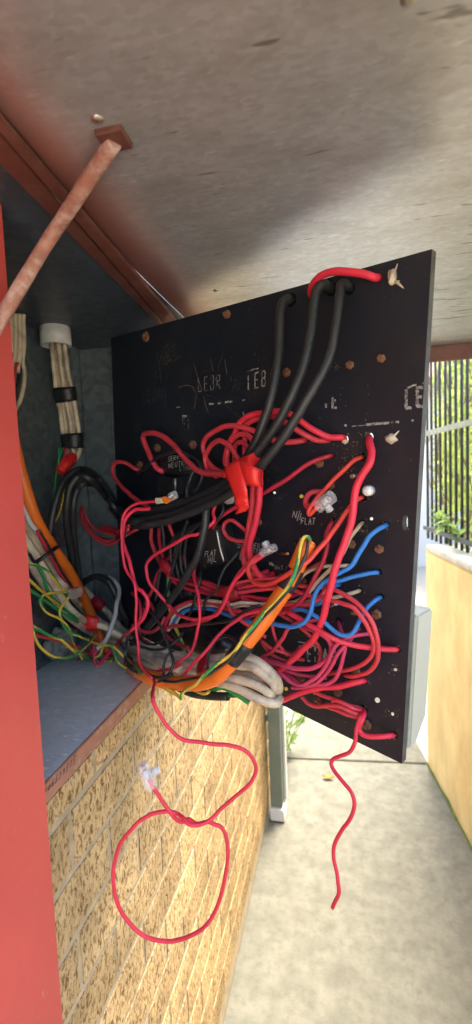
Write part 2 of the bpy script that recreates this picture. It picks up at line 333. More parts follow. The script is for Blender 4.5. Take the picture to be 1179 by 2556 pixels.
# retaining wall line from its foot
G0 = Vector((0, 0, 0)); UPZ = Vector((0, 0, 1))
ra = at_plane(1071, 1913, G0, UPZ); rb = at_plane(1152, 2064, G0, UPZ)
rd = (ra - rb).normalized(); rn = Vector((-rd.y, rd.x, 0))          # rn points into the passage
if rn.x > 0: rn = -rn
def on_ret(px, py, back=0.0): return at_plane(px, py, ra - rn * back, rn)
rtop = on_ret(1179, 1413).z
R0 = rb - rd * 3.2; R1 = on_ret(1064, 1480); R1.z = 0
path = kindit(bpy.data.objects.new('path', None)); COL.objects.link(path)
prevs = None
joints = [-1.6, -.25, 1.12, 2.50, 3.85, 5.2]
def path_pt(y, right):
    if right:
        t = (y - rb.y) / rd.y; q = rb + rd * t; return Vector((q.x - .004, y + .10 * (q.x + .37) * .9, 0))
    return Vector((WX - .0035, y, 0))
for a, b in zip(joints[:-1], joints[1:]):
    bm = bmesh.new(); g = .006
    P = [path_pt(a + g, 0), path_pt(a + g, 1), path_pt(b - g, 1), path_pt(b - g, 0)]
    top = [p + Vector((0, 0, .0)) for p in P]; prism(bm, top, Vector((0, 0, -.06)))
    bmesh.ops.bevel(bm, geom=[e for e in bm.edges if e.verts[0].co.z > -.01 and e.verts[1].co.z > -.01], offset=.004, segments=1, affect='EDGES')
    obj('paving_slab', bm, M['path'], path)
# brick wall of the building
HW = root('brick_wall', 'rough tan brick wall of the building below the open meter cabinet', 'brick wall', (WX - .1, 1, 0))
CT = .09; H0 = CAMZ - .442; HM = .00
def wallbox(y0, y1, z0, z1, x1=WX - .0019, x0=-1.2):
    box(bmw, x0, x1, y0, y1, z0, z1)
WEND = 2.35
bmw = bmesh.new()
wallbox(-1.5, WEND, -.05, CAMZ - .40)                      # under the cabinet
wallbox(SY + .02, WEND, CAMZ - .40, CAMZ + .75)            # beyond the cabinet
wallbox(-1.5, SY + .02, CZ + .03, CAMZ + .75)              # above
wallbox(-1.5, .10, CAMZ - .40, CZ + .03)                   # before
box(bmw, -1.2, BX - .03, .10, SY + .02, CAMZ - .40, CZ + .03)
obj('mortar_bed', bmw, M['mortar'], HW)
BL = .194; proto = []
for v in range(6):
    bm = bmesh.new(); nx, nz = 9, 4; hw, hh = (BL - .0095) / 2, (CT - .0115) / 2; rows = []
    rnd = random.Random(v)
    for j in range(nz + 1):
        rows.append([bm.verts.new(((rnd.uniform(-.0003, .0003) if 0 < i < nx and 0 < j < nz else -.0005), -hw + 2 * hw * i / nx + (rnd.uniform(-.002, .002) if 0 < j < nz or 0 < i < nx else 0), -hh + 2 * hh * j / nz + (rnd.uniform(-.0012, .0012) if 0 < i < nx else 0))) for i in range(nx + 1)])
    for j in range(nz):
        for i in range(nx): bm.faces.new((rows[j][i], rows[j][i + 1], rows[j + 1][i + 1], rows[j + 1][i]))
    loop = rows[0] + [r[-1] for r in rows[1:]] + rows[-1][-2::-1] + [r[0] for r in rows[-2:0:-1]]
    back = [bm.verts.new((-.012, q.co.y, q.co.z)) for q in loop]
    for i in range(len(loop)):
        j = (i + 1) % len(loop); bm.faces.new((loop[j], loop[i], back[i], back[j]))
    me = bpy.data.meshes.new('brick'); bmesh.ops.recalc_face_normals(bm, faces=bm.faces[:]); bm.to_mesh(me); bm.free(); me.materials.append(M['brick']); proto.append(me)
def cam_px(P):
    c = ROT.transposed() @ (P - CAM)
    if c.z > -.03: return None
    return 589.5 - F * c.x / c.z, 1278 + F * c.y / c.z
cells = []
k = -1
while True:
    k += 1; zc = H0 - CT * (k + .5)
    if zc < .02: break
    off = (.734 if k % 2 == 0 else .637)
    for i in range(-8, 12):
        y0 = off + i * BL
        if y0 > WEND - .02: continue
        cells.append((k, y0, min(y0 + BL, WEND + .0045), zc, CT))
for i in range(-6, 12):                                    # the part course under the sill
    y0 = .61 + i * BL
    if y0 < WEND - .02: cells.append((-1, y0, min(y0 + BL, WEND + .0045), H0 + .5 * .046, .046))
seen, unseen = [], []
for c in cells:
    vis = False
    for yy in (c[1], c[2], (c[1] + c[2]) / 2):
        for zz in (c[3] - .04, c[3] + .04):
            q = cam_px(Vector((WX, yy, zz)))
            if q and -30 < q[0] < 1210 and -30 < q[1] < 2600: vis = True
    (seen if vis else unseen).append(c)
seen.sort(key=lambda c: c[1]); unseen += seen[290:]; seen = seen[:290]
def put_brick(c):
    o = bpy.data.objects.new('brick', random.choice(proto)); COL.objects.link(o)
    o.matrix_world = Matrix.Translation((WX + random.uniform(-.0003, .0006), (c[1] + c[2]) / 2, c[3])) @ Matrix.Diagonal((1, (c[2] - c[1] - .0095) / (BL - .0095), (c[4] - .0115) / (CT - .0115), 1))
    o.parent = HW; o.matrix_parent_inverse = HW.matrix_world.inverted(); return o
for c in seen: put_brick(c)
bm = bmesh.new()
for c in unseen + [(0, off2 + i * BL, off2 + (i + 1) * BL, H0 + .09 * j + .045, CT) for j in range(0, 13) for i in range(-9, 9) for off2 in [(.734 if j % 2 else .637)]
                   if (off2 + i * BL > SY + .02 or off2 + (i + 1) * BL < .1 or H0 + .09 * j > CZ + .04) and off2 + (i + 1) * BL < WEND]:
    box(bm, WX - .012, WX, c[1] + .005, c[2] - .005, c[3] - c[4] / 2 + .005, c[3] + c[4] / 2 - .005)
kindit(obj('brickwork', bm, M['brick'], HW), 'stuff')
# retaining wall with coping, garden bed
RW = root('retaining_wall', 'ochre rendered retaining wall with a pale coping beside the path', 'retaining wall', (R1 + R0) / 2)
def slabq(name, a, b, n_in, thick, z0, z1, m, parent, bev=0.0):
    bm = bmesh.new(); t = n_in * thick
    top = [Vector((p.x, p.y, z1)) for p in (a, b, b - t, a - t)]
    prism(bm, top, Vector((0, 0, z0 - z1)))
    if bev: bmesh.ops.bevel(bm, geom=bm.edges[:], offset=bev, segments=2, affect='EDGES')
    return obj(name, bm, m, parent)
slabq('wall_face', R0, R1, rn, .20, -.05, rtop - .03, M['render'], RW, .006)
slabq('coping', R0 - rd * .0, R1 + rd * .004, rn, .205, rtop - .028, rtop, M['coping'], RW, .005)
bm = bmesh.new(); ms = []
for i in range(60):
    p = R0.lerp(R1, i / 59); ms.append((p + rn * (.006 + .008 * abs(noise.noise(p * 7))) + Vector((0, 0, .004)), p + rn * .003 + Vector((0, 0, .006 + .03 * abs(noise.noise(p * 6 + Vector((5, 0, 0))))))))
vs = [(bm.verts.new(a), bm.verts.new(b), bm.verts.new(Vector((a.x, a.y, -.01)))) for a, b in ms]
for a, b in zip(vs[:-1], vs[1:]):
    bm.faces.new((a[0], b[0], b[1], a[1])); bm.faces.new((a[2], b[2], b[0], a[0]))
kindit(obj('moss', bm, M['moss'], RW), 'stuff')
gb0 = R0 - rn * .21; gb1 = R1 - rn * .21; gb2 = gb1 + Vector((.22, 1, 0)) * 4
bm = bmesh.new(); prism(bm, [Vector((p.x, p.y, rtop - .02)) for p in (gb0, gb1, gb2, gb2 - rn * 5, gb0 - rn * 6)], Vector((0, 0, -rtop)))
kindit(obj('garden_bed', bm, M['soil']))
# fence
FE = root('picket_fence', 'dark metal picket fence with a pale rail on the retaining wall', 'fence', (R1 + R0) / 2 + Vector((0, 0, rtop)))
fb = .105
def fen(px, py): return on_ret(px, py, fb)
xs = [1077.5, 1091, 1103, 1115, 1126, 1140, 1155, 1169]
t_of = lambda P: (P - R1).dot(rd)
ts = [t_of(fen(x, 1150)) for x in xs]; step = (ts[0] - ts[-1]) / (len(ts) - 1)
rail_a, rail_b = fen(1070, 1085), fen(1179, 1045); rz = (rail_a.z + rail_b.z) / 2
PR_ = .0074
bm = bmesh.new(); tube(bm, [Vector((0, 0, rtop - .01)), Vector((0, 0, rtop + 1.35))], PR_ , 8); pm = bpy.data.meshes.new('picket'); bm.to_mesh(pm); bm.free(); pm.materials.append(M['picket'])
base = Vector((R1.x, R1.y, 0)) - rn * fb
for i in range(-1, 30):
    o = bpy.data.objects.new('picket', pm); COL.objects.link(o); o.location = base + rd * (ts[0] - step * i + random.uniform(-.003, .003)); o.rotation_euler = (random.uniform(-.001, .001), random.uniform(-.001, .001), 0)
    o.parent = FE; o.matrix_parent_inverse = FE.matrix_world.inverted()
for zz, m, th in ((rz, M['rail'], .017), (rtop + .055, M['picket'], .014), (rtop + 1.25, M['picket'], .014)):
    a = base + rd * (ts[0] + step * 1.4); b = base + rd * (ts[0] - step * 25.4); a.z = b.z = zz + th / 2
    bm = bmesh.new(); prism(bm, [a + rn * (PR_ + .010), b + rn * (PR_ + .010), b + rn * (PR_ * .5), a + rn * (PR_ * .5)], Vector((0, 0, -th * 1.6))); obj('rail', bm, m, FE)
# foliage
def leaf(bm, P, size, d, upv, mi=0):
    d = d.normalized(); sdir = d.cross(upv); sdir = sdir.normalized() if sdir.length > .01 else d.orthogonal().normalized(); nn = sdir.cross(d)
    a = bm.verts.new(P); b = bm.verts.new(P + d * size * .45 + sdir * size * .33 + nn * size * .06); c = bm.verts.new(P + d * size - nn * size * .12); e = bm.verts.new(P + d * size * .45 - sdir * size * .33 + nn * size * .06); mid = bm.verts.new(P + d * size * .5 - nn * .03 * size)
    for q in ((a, b, mid), (b, c, mid), (c, e, mid), (e, a, mid)): f = bm.faces.new(q); f.material_index = mi
def rv(): return Vector((random.uniform(-1, 1), random.uniform(-1, 1), random.uniform(-1, 1)))
bm = bmesh.new()
for i in range(12000):
    t = random.uniform(-1.3, 3.0); dep = random.uniform(.03, .5) + max(0, t) * .30; z = random.uniform(-.02, 1.6)
    P = base + rd * (ts[0] + t) - rn * (.06 + dep) ; P.z = rtop + z
    if noise.noise(P * 5.0) < -.02 : continue
    leaf(bm, P, random.uniform(.03, .075), rv() + Vector((0, 0, -.5)), rv())
hedge = obj('hedge', bm, M['leaf']); kindit(hedge, 'stuff'); tag(hedge, 'dense light green leafy growth behind the picket fence', 'hedge')
tw = bmesh.new()
for i in range(46):
    t = random.uniform(-1.2, 2.8); P = base + rd * (ts[0] + t) - rn * (random.uniform(.06, .4) + max(0, t) * .30); P.z = rtop
    q = [P]
    for j in range(5): q.append(q[-1] + Vector((random.uniform(-.06, .06), random.uniform(-.1, .1), .27)))
    tube(tw, smooth(q, 3), .004, 5)
kindit(obj('twigs', tw, mat('twig_bark', (.19, .10, .05), .9), hedge), 'stuff')
def plant(name, label, P, nst, h, spread, ls, m, lean=Vector((0, 0, 0)), cat='plant'):
    R = root(name, label, cat, P); bs = bmesh.new(); lf = []
    for i in range(nst):
        d = Vector((random.uniform(-1, 1) * spread, random.uniform(-1, 1) * spread, 1)) + lean
        q = [P + d * h * k / 4 * random.uniform(.9, 1.1) - Vector((0, 0, .10 * (k / 4) ** 2 * h)) for k in range(5)]; tube(bs, smooth(q, 3), .0025, 5)
        lf += [(x, d) for x in q[1:]]
    obj('stem', bs, M['leaf2'], R)
    for (x, d) in lf:
        for k in range(2):
            b2 = bmesh.new(); leaf(b2, x, ls * random.uniform(.7, 1.2), rv() * .9 + d * .5, UPZ + rv() * .3); obj('leaf', b2, m, R)
for (x, y, lab) in ((1105, 1330, 'broad leafed green plant at the foot of the fence near the wall corner'), (1155, 1340, 'broad leafed green plant pushing through the pickets on the coping')):
    P = fen(x, y) - rn * .03; P.z = rtop - .01; plant('leafy_plant', lab, P, 4, .17, .55, .062, M['leaf2'], rn * .35)
# downpipe
dp = at_plane(690, 2055, G0, UPZ)
dX0, dX1 = dp.x - .028, dp.x + .028; dY = dp.y + .02
DP = root('downpipe', 'grey green rectangular downpipe with a white foot at the end of the brick wall', 'downpipe', (dp.x, dY, 0))
boxobj('pipe', dX0, dX1, dY + .005, dY + .10, .055, CAMZ + 1.0, M['pipe'], DP, .004)
bm = bmesh.new(); prism(bm, [Vector((dX0 - .004, dY - .006, .055)), Vector((dX1 + .005, dY - .006, .055)), Vector((dX1 + .005, dY + .105, .055)), Vector((dX0 - .004, dY + .105, .055))], Vector((.006, -.012, -.049)))
bmesh.ops.bevel(bm, geom=bm.edges[:], offset=.003, segments=2, affect='EDGES'); obj('outlet_foot', bm, M['pipewhite'], DP)
boxobj('edge_trim', dX1 + .001, dX1 + .012, dY + .06, dY + .11, .06, CAMZ + 1.0, M['pipewhite'], DP, .002)
for zz in (.45, 1.3): boxobj('bracket', WX - .005, dX0 + .004, dY + .03, dY + .06, zz, zz + .03, M['pipe'], DP, .002)
P = at_plane(712, 1880, G0, UPZ); P.z = -.005; plant('weed', 'low leafy weed growing at the path edge behind the downpipe', P, 12, .34, .6, .06, M['leaf2'])
# fallen leaf
for (x, y, a, lab, sz) in ((820, 1945, .2, 'curled yellow leaf fallen on the concrete path', .036),):
    P = at_plane(x, y, G0, UPZ); bm = bmesh.new(); rows = []
    for i in range(7):
        t = i / 6; wv = math.sin(math.pi * t) * .30 + .05
        rows.append([bm.verts.new(P + Vector(((t - .5) * sz * 1.6, (s * wv + .25 * (t - .5) ** 2) * sz, .004 + .010 * abs(s) + .006 * (2 * t - 1) ** 2))) for s in (-1, 0, 1)])
    for i in range(6):
        for j in range(2): bm.faces.new((rows[i][j], rows[i + 1][j], rows[i + 1][j + 1], rows[i][j + 1]))
    o = obj('fallen_leaf', bm, M['deadleaf']); tag(o, lab, 'leaf')
    md = o.modifiers.new('t', 'SOLIDIFY'); md.thickness = .0006
# pale house added as the bright overexposed gap beyond the passage
NH = root('added_bright_house', 'pale house added for the overexposed white beyond the end of the passage', 'house', (1.5, 9, 0))
boxobj('wall', -3.5, 6.5, 8.0, 12, -.01, 2.9, M['housewhite'], NH)
bm = bmesh.new(); prism(bm, [Vector((-3.9, 7.5, 2.9)), Vector((6.9, 7.5, 2.9)), Vector((6.9, 10, 4.4)), Vector((-3.9, 10, 4.4))], Vector((0, 0, -.12))); obj('roof', bm, M['roof'], NH)
wn = boxobj('window', 2.6, 3.9, 7.96, 8.05, 1.0, 2.2, M['pipewhite'], NH); boxobj('pane', 2.67, 3.83, 7.945, 7.96, 1.07, 2.13, M['glass'], wn)

# ------------------------------------------------------------------ the cabinet
CB = root('meter_cabinet', 'open galvanised meter cabinet with red frame set in the brick wall', 'cabinet', (-.48, .6, FZ))
T = .004
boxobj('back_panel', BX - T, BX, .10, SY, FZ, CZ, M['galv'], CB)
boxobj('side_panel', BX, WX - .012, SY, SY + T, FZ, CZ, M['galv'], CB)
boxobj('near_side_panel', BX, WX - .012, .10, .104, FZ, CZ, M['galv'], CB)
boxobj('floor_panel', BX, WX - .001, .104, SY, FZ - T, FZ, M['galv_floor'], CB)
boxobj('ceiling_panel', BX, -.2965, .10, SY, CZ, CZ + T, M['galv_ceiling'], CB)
boxobj('corner_flange', BX + .002, BX + .075, SY - .006, SY - .001, FZ + .02, CZ - .004, M['galv'], CB)
# sill strip
sill = boxobj('sill', WX - .001, WX + .004, .10, SY + .05, CAMZ - .396, CAMZ - .3715, M['sillpaint'], CB, .0012)
# frame jamb
boxobj('jamb', WX - .012, WX + .006, .19, .486, CAMZ - .75, CZ + .02, M['redpaint'], CB, .002)
# header: folded strip on the ceiling, seen as two ridges
def hdr(name, a0, a1, b0, b1, z0, z1, m):
    bm = bmesh.new(); P = [at_plane(*q, Vector((0, 0, z0)), UPZ) for q in (a0, a1, b1, b0)]
    d = (P[1] - P[0]).normalized(); P[0] -= d * .35; d2 = (P[2] - P[3]).normalized(); P[3] -= d2 * .35; P[1] += d * .12; P[2] += d2 * .12
    prism(bm, P, Vector((0, 0, z1 - z0))); bmesh.ops.bevel(bm, geom=bm.edges[:], offset=.0012, segments=1, affect='EDGES'); return obj(name, bm, m, CB)
hdr('header_strip', (81, 493), (397, 811), (176, 539), (407, 808), CZ - .005, CZ - .0005, M['brownpaint'])
hdr('header_channel', (180, 537), (410, 806), (192, 521), (437, 797), CZ - .008, CZ - .0005, M['brownpaint'])
# door held up flat
DR = root('cabinet_door', 'galvanised cabinet door lifted flat overhead with brown painted edges', 'door', (.05, .8, CZ))
DX0, DX1, DY0, DY1 = -.2955, .52, .16, 1.345
bm = bmesh.new(); ny, nx = 20, 14; g = []
for j in range(ny + 1):
    g.append([bm.verts.new((DX0 + (DX1 - DX0) * i / nx, DY0 + (DY1 - DY0) * j / ny, CZ + .0035 + .0016 * noise.noise(Vector((i * .45, j * .4, 2))))) for i in range(nx + 1)])
for j in range(ny):
    for i in range(nx): bm.faces.new((g[j][i], g[j][i + 1], g[j + 1][i + 1], g[j + 1][i]))
o = obj('door_sheet', bm, M['galv_door'], DR, True); md = o.modifiers.new('t', 'SOLIDIFY'); md.thickness = .002
boxobj('far_lip', DX0 + .03, DX1, DY1 - .012, DY1, CZ - .038, CZ + .002, M['brownpaint'], DR, .002)
boxobj('near_lip', DX0 + .03, DX1, DY0, DY0 + .012, CZ - .038, CZ + .002, M['brownpaint'], DR, .002)
boxobj('outer_lip', DX1 - .012, DX1, DY0 + .014, DY1 - .014, CZ - .038, CZ + .002, M['brownpaint'], DR, .002)
# prop rod
pa = at_plane(-8, 812, Vector((WX + .016, 0, 0)), Vector((1, 0, 0))); pb = at_plane(285, 352, Vector((0, 0, CZ - .003)), UPZ)
mid = at_depth(118, 604, ((pa - CAM).length + (pb - CAM).length) * .5 * .92)
bm = bmesh.new(); tube(bm, smooth([pa + (pa - mid) * .15, pa, pa.lerp(mid, .6), mid, mid.lerp(pb, .4), pb], 6), .0076, 14, flat=.8, wob=.06)
tag(obj('prop_rod', bm, M['rodpaint']), 'worn pinkish painted metal rod propping up the cabinet door', 'rod')

bm = bmesh.new(); box(bm, pb.x - .013, pb.x + .013, pb.y - .013, pb.y + .013, CZ - .004, CZ + .0045); bmesh.ops.bevel(bm, geom=bm.edges[:], offset=.001, segments=1, affect='EDGES'); obj('stay_bracket', bm, M['brownpaint'], DR)
for (x, y) in ((-.20, .40), (-.20, .80), (.05, .36), (.3, .36), (-.22, 1.2)):
    bm = bmesh.new(); tube(bm, [Vector((x, y, CZ + .005)), Vector((x, y, CZ + .0005)), Vector((x, y, CZ - .001))], [.006, .0055, .002], 12); obj('rivet', bm, M['steel'], DR)

# ------------------------------------------------------------------ the panel
PR = root('switchboard_panel', 'thick black switchboard panel swung out of the cabinet showing its wired back', 'panel', PB + PU * PW)
def st(P): d = P - PA; return d.dot(PU), -d.dot(PV)
def world(s, t, o=0.0): return PA + PU * s - PV * t + PN * o
TH = .0125
holes = [  # px, py, radius px, through
 (727, 749, 15, 0), (828, 723, 16, 0), (874, 721, 14, 0), (946, 693, 11, 0), (777, 737, 10, 0), (861, 1096, 11, 1), (921, 1091, 14, 1), (905, 1140, 11, 0), (831, 1138, 8, 0),
 (906, 1242, 11, 0), (905, 1306, 11, 0), (967, 1310, 9, 0), (829, 1300, 9, 0), (947, 1428, 9, 0), (952, 1490, 9, 0), (900, 1474, 8, 0), (874, 1410, 8, 0), (849, 1459, 7, 0),
 (993, 1621, 9, 0), (845, 1550, 9, 0), (898, 1566, 7, 0), (939, 1581, 9, 0), (911, 1698, 10, 0), (908, 1772, 11, 0), (986, 1835, 9, 0), (764, 1099, 8, 0), (822, 1099, 8, 0), (683, 1432, 9, 0),
 (413, 1178, 7, 0), (353, 1174, 6, 0), (804, 1229, 8, 0), (813, 1400, 7, 0), (616, 1330, 6, 0), (740, 1352, 4, 0), (1012, 1304, 11, 2), (839, 913, 4, 0), (860, 1683, 8, 0), (796, 1751, 7, 0)]
V2 = [(0, 0), (PW, 0), (PW, PH), (0, PH)]; E2 = [(0, 1), (1, 2), (2, 3), (3, 0)]; rings2 = []
rag = []
def addloop(pts):
    i0 = len(V2); V2.extend(pts); n_ = len(pts)
    for i in range(n_): E2.append((i0 + i, i0 + (i + 1) % n_))
    return list(range(i0, i0 + n_))
for (hx, hy, hr, th) in holes:
    c = st(pt(hx, hy)); r = (pt(hx + hr, hy) - pt(hx, hy)).length * .85
    if th == 2: lp = [(c[0] + r * .75 * math.cos(a) * (1 + .3 * noise.noise(Vector((a, hx, 0)))) , c[1] + r * 2.1 * math.sin(a)) for a in [2 * math.pi * i / 16 for i in range(16)]]
    else: lp = [(c[0] + r * math.cos(a) * (1 + .14 * noise.noise(Vector((math.cos(a) * 2, math.sin(a) * 2, hx)))), c[1] + r * math.sin(a) * (1 + .14 * noise.noise(Vector((math.cos(a) * 2, hy, math.sin(a) * 2))))) for a in [2 * math.pi * i / 14 for i in range(14)]]
    rings2.append((addloop(lp), c, r, th))
vo, ed, fc, ov, oe, of = delaunay_2d_cdt([Vector(v) for v in V2], E2, [], 0, 1e-7)
inv = {}
for i, srcs in enumerate(ov):
    for q in srcs: inv[q] = i
def inside_any(c):
    for k, (ids, cc, r, th) in enumerate(rings2):
        rr = [vo[inv[i]] for i in ids]; n_ = len(rr); ins = False; j = n_ - 1
        for i in range(n_):
            if ((rr[i].y > c.y) != (rr[j].y > c.y)) and (c.x < (rr[j].x - rr[i].x) * (c.y - rr[i].y) / (rr[j].y - rr[i].y) + rr[i].x): ins = not ins
            j = i
        if ins: return k
    return None
bm = bmesh.new()
fv = [bm.verts.new(world(v.x, v.y)) for v in vo]; bv = [bm.verts.new(world(v.x, v.y, -TH)) for v in vo]
for f in fc:
    c = sum((vo[i] for i in f), Vector((0, 0))) / len(f); k = inside_any(c)
    if k is None:
        a = bm.faces.new([fv[i] for i in f]); b = bm.faces.new([bv[i] for i in f][::-1])
    elif not rings2[k][3]:
        b = bm.faces.new([bv[i] for i in f][::-1]); b.material_index = 2  # closed bottom coloured near-black as the shade of the hole
for (ids, c, r, th) in rings2:
    n_ = len(ids)
    for i in range(n_):
        a, b = inv[ids[i]], inv[ids[(i + 1) % n_]]
        q = bm.faces.new((fv[a], fv[b], bv[b], bv[a])); q.material_index = 2 if not th else 1
cn = [inv[i] for i in range(4)]
for i in range(4):
    a, b = cn[i], cn[(i + 1) % 4]
    try: q = bm.faces.new((fv[a], bv[a], bv[b], fv[b])); q.material_index = 1
    except ValueError: pass
board = obj('board', bm, [M['panel'], M['panel_edge'], M['hole']], PR)
# meter box on the far face of the panel
mb = [pt(1030, 1530, -TH * 1000 - .5), pt(1030, 1900, -TH * 1000 - .5)]
s0, t0 = st(pt(1040, 1545, -TH * 1000)); s1, t1 = st(pt(1015, 1850, -TH * 1000))
def W3(s, t, o): return world(s, t, o)
bm = bmesh.new(); sA, sB = -.004, .19; tA, tB = t0 - .004, t1 + .012; d0, d1 = -TH - .0012, -TH - .052
prof = [(tA, d0), (tA, d1 + .006), (tA + .006, d1), (tB - .03, d1), (tB, d1 + .03), (tB, d0)]
va = [bm.verts.new(W3(sA, a, b)) for a, b in prof]; vb = [bm.verts.new(W3(sB, a, b)) for a, b in prof]
bm.faces.new(va); bm.faces.new(vb[::-1])
for i in range(len(prof)):
    j = (i + 1) % len(prof); bm.faces.new((va[i], vb[i], vb[j], va[j]))
bmesh.ops.bevel(bm, geom=bm.edges[:], offset=.003, segments=2, affect='EDGES')
tag(obj('meter_case', bm, M['meterbox']), 'pale grey green meter case fixed to the far face of the black panel', 'meter case')
# bolts: rusty hex nuts
def bolt(px, py, r, kind=0, h=5.0):
    c = pt(px, py); rr = (pt(px + r, py) - c).length * .92; bm = bmesh.new(); a0 = random.uniform(0, 1)
    def ring(rad, o, n_, ph=0): return [c + (PU * math.cos(ph + 2 * math.pi * i / n_) + PV * math.sin(ph + 2 * math.pi * i / n_)) * rad + PN * o for i in range(n_)]
    hh = h / 1000
    if kind == 0:
        a = [bm.verts.new(p) for p in ring(rr, .0, 6, a0)]; b = [bm.verts.new(p) for p in ring(rr, hh * .8, 6, a0)]; d = [bm.verts.new(p) for p in ring(rr * .8, hh, 6, a0)]
        for A, B in ((a, b), (b, d)):
            for i in range(6): bm.faces.new((A[i], A[(i + 1) % 6], B[(i + 1) % 6], B[i]))
        bm.faces.new(d)
        e = [bm.verts.new(p) for p in ring(rr * .45, hh, 8)]; f = [bm.verts.new(p) for p in ring(rr * .42, hh * 1.9, 8)]
        for i in range(8): bm.faces.new((e[i], e[(i + 1) % 8], f[(i + 1) % 8], f[i]))
        bm.faces.new(f); return obj('bolt', bm, M['rust'], PR)
for (x, y, r) in [(876, 911, 10), (954, 895, 11), (718, 930, 10), (800, 1156, 11), (829, 1212, 9), (949, 1370, 12), (880, 1358, 11), (942, 1533, 13), (888, 1527, 9), (752, 1691, 12), (889, 1673, 12), (846, 1726, 11), (917, 1808, 12), (569, 785, 8), (366, 841, 8), (395, 1118, 7), (484, 1110, 8), (796, 1745, 8), (352, 1160, 6), (648, 1303, 8), (760, 1450, 7), (634, 1409, 8)]:
    bolt(x, y, r)
# bright screw ends
def stub(px, py, dx, dy, r, m, o=10.0, name='screw_end'):
    bm = bmesh.new(); tube(bm, [pt(px, py, -2), pt(px + dx, py + dy, o)], r, 10); return obj(name, bm, m, PR)
stub(697, 1382, 22, 0, .0022, M['copper']); stub(824, 1512, 16, -6, .0032, M['steel'], 8); stub(888, 1186, -9, 3, .003, M['steel'], 8); stub(683, 1228, 3, 2, .0020, M['steel'], 5); stub(926, 1293, 2, 2, .0020, M['steel'], 4)
stub(986, 1671, 2, 1, .0020, M['silicone'], 3); stub(980, 1781, 1, 2, .0020, M['silicone'], 4); stub(942, 1747, 1, 1, .0035, M['silicone'], 2); stub(754, 1238, -1, 1, .003, M['yellow'], 3); stub(716, 1634, 1, 1, .0025, M['yellow'], 3)
stub(713, 1716, 2, 4, .003, M['yellow'], 3); stub(715, 1633, 1, 1, .002, M['yellow'], 2)
# blobs of old sealant
def blob(name, px, py, rx, ry, h, m, seed, tail=None):
    bm = bmesh.new(); bmesh.ops.create_icosphere(bm, subdivisions=3, radius=1)
    sc = (pt(px + 1, py) - pt(px, py)).length
    for v in bm.verts:
        k = 1 + .35 * noise.noise(v.co * 1.6 + Vector((seed, 0, 0)))
        v.co = pt(px, py, 0) + PU * v.co.x * rx * sc * -1 * k + PV * v.co.y * ry * sc * k + PN * max(-.002, v.co.z * h / 1000 * k)
    if tail:
        q = [pt(px, py, h * .6), pt(px + tail[0] * .6, py + tail[1] * .6, h * .4), pt(px + tail[0], py + tail[1], .8)]; tube(bm, smooth(q, 4), [.0018 * (1 - i / 9) + .0003 for i in range(9)], 6)
    return obj(name, bm, m, PR, True)
blob('sealant', 981, 692, 11, 18, 7, M['silicone'], 3, (12, -34)); blob('sealant', 991, 704, 7, 4, 3, M['silicone'], 5, (18, 16))
blob('sealant', 977, 1095, 15, 11, 7, M['silicone'], 8, (20, -20)); blob('sealant', 862, 1102, 8, 5, 3, M['silicone'], 4)
# white plastic plug
bm = bmesh.new(); c0 = pt(925, 1224); tube(bm, [c0 - PN * .002, c0 + PN * .008, c0 + PN * .0115, c0 + PN * .013], [.0072, .0072, .006, .0025], 14); obj('plug', bm, M['cloud'], PR)
# rust-stained rim flecks round the holes
def flecks():
    bm = bmesh.new()
    spots = [(h[0], h[1], h[2] + 8, 10) for h in holes if h[1] > 900] + [(870, 1160, 30, 60), (880, 1120, 24, 40), (900, 1320, 20, 30), (660, 1310, 10, 14), (985, 1672, 16, 14), (981, 1780, 20, 30), (812, 1270, 70, 60), (840, 915, 14, 14), (700, 1000, 330, 40), (900, 1700, 140, 60), (850, 1000, 120, 40), (595, 1180, 14, 10), (640, 1340, 10, 20)]
    for (x, y, r, n_) in spots:
        for i in range(n_):
            a = random.uniform(0, 6.28); d = r * (random.random() ** .6)
            px, py = x + math.cos(a) * d, y + math.sin(a) * d
            s, t = st(pt(px, py))
            if not (.004 < s < PW - .004 and .004 < t < PH - .004): continue
            c = pt(px, py, .5); q = .0003 + .0009 * random.random() ** 3
            bm.faces.new([bm.verts.new(c + PU * math.cos(k * 1.256 + a) * q * random.uniform(.6, 1.4) + PV * math.sin(k * 1.256 + a) * q) for k in range(5)])
    o = obj('dust_flecks', bm, M['dust'], PR); kindit(o, 'stuff')
flecks()

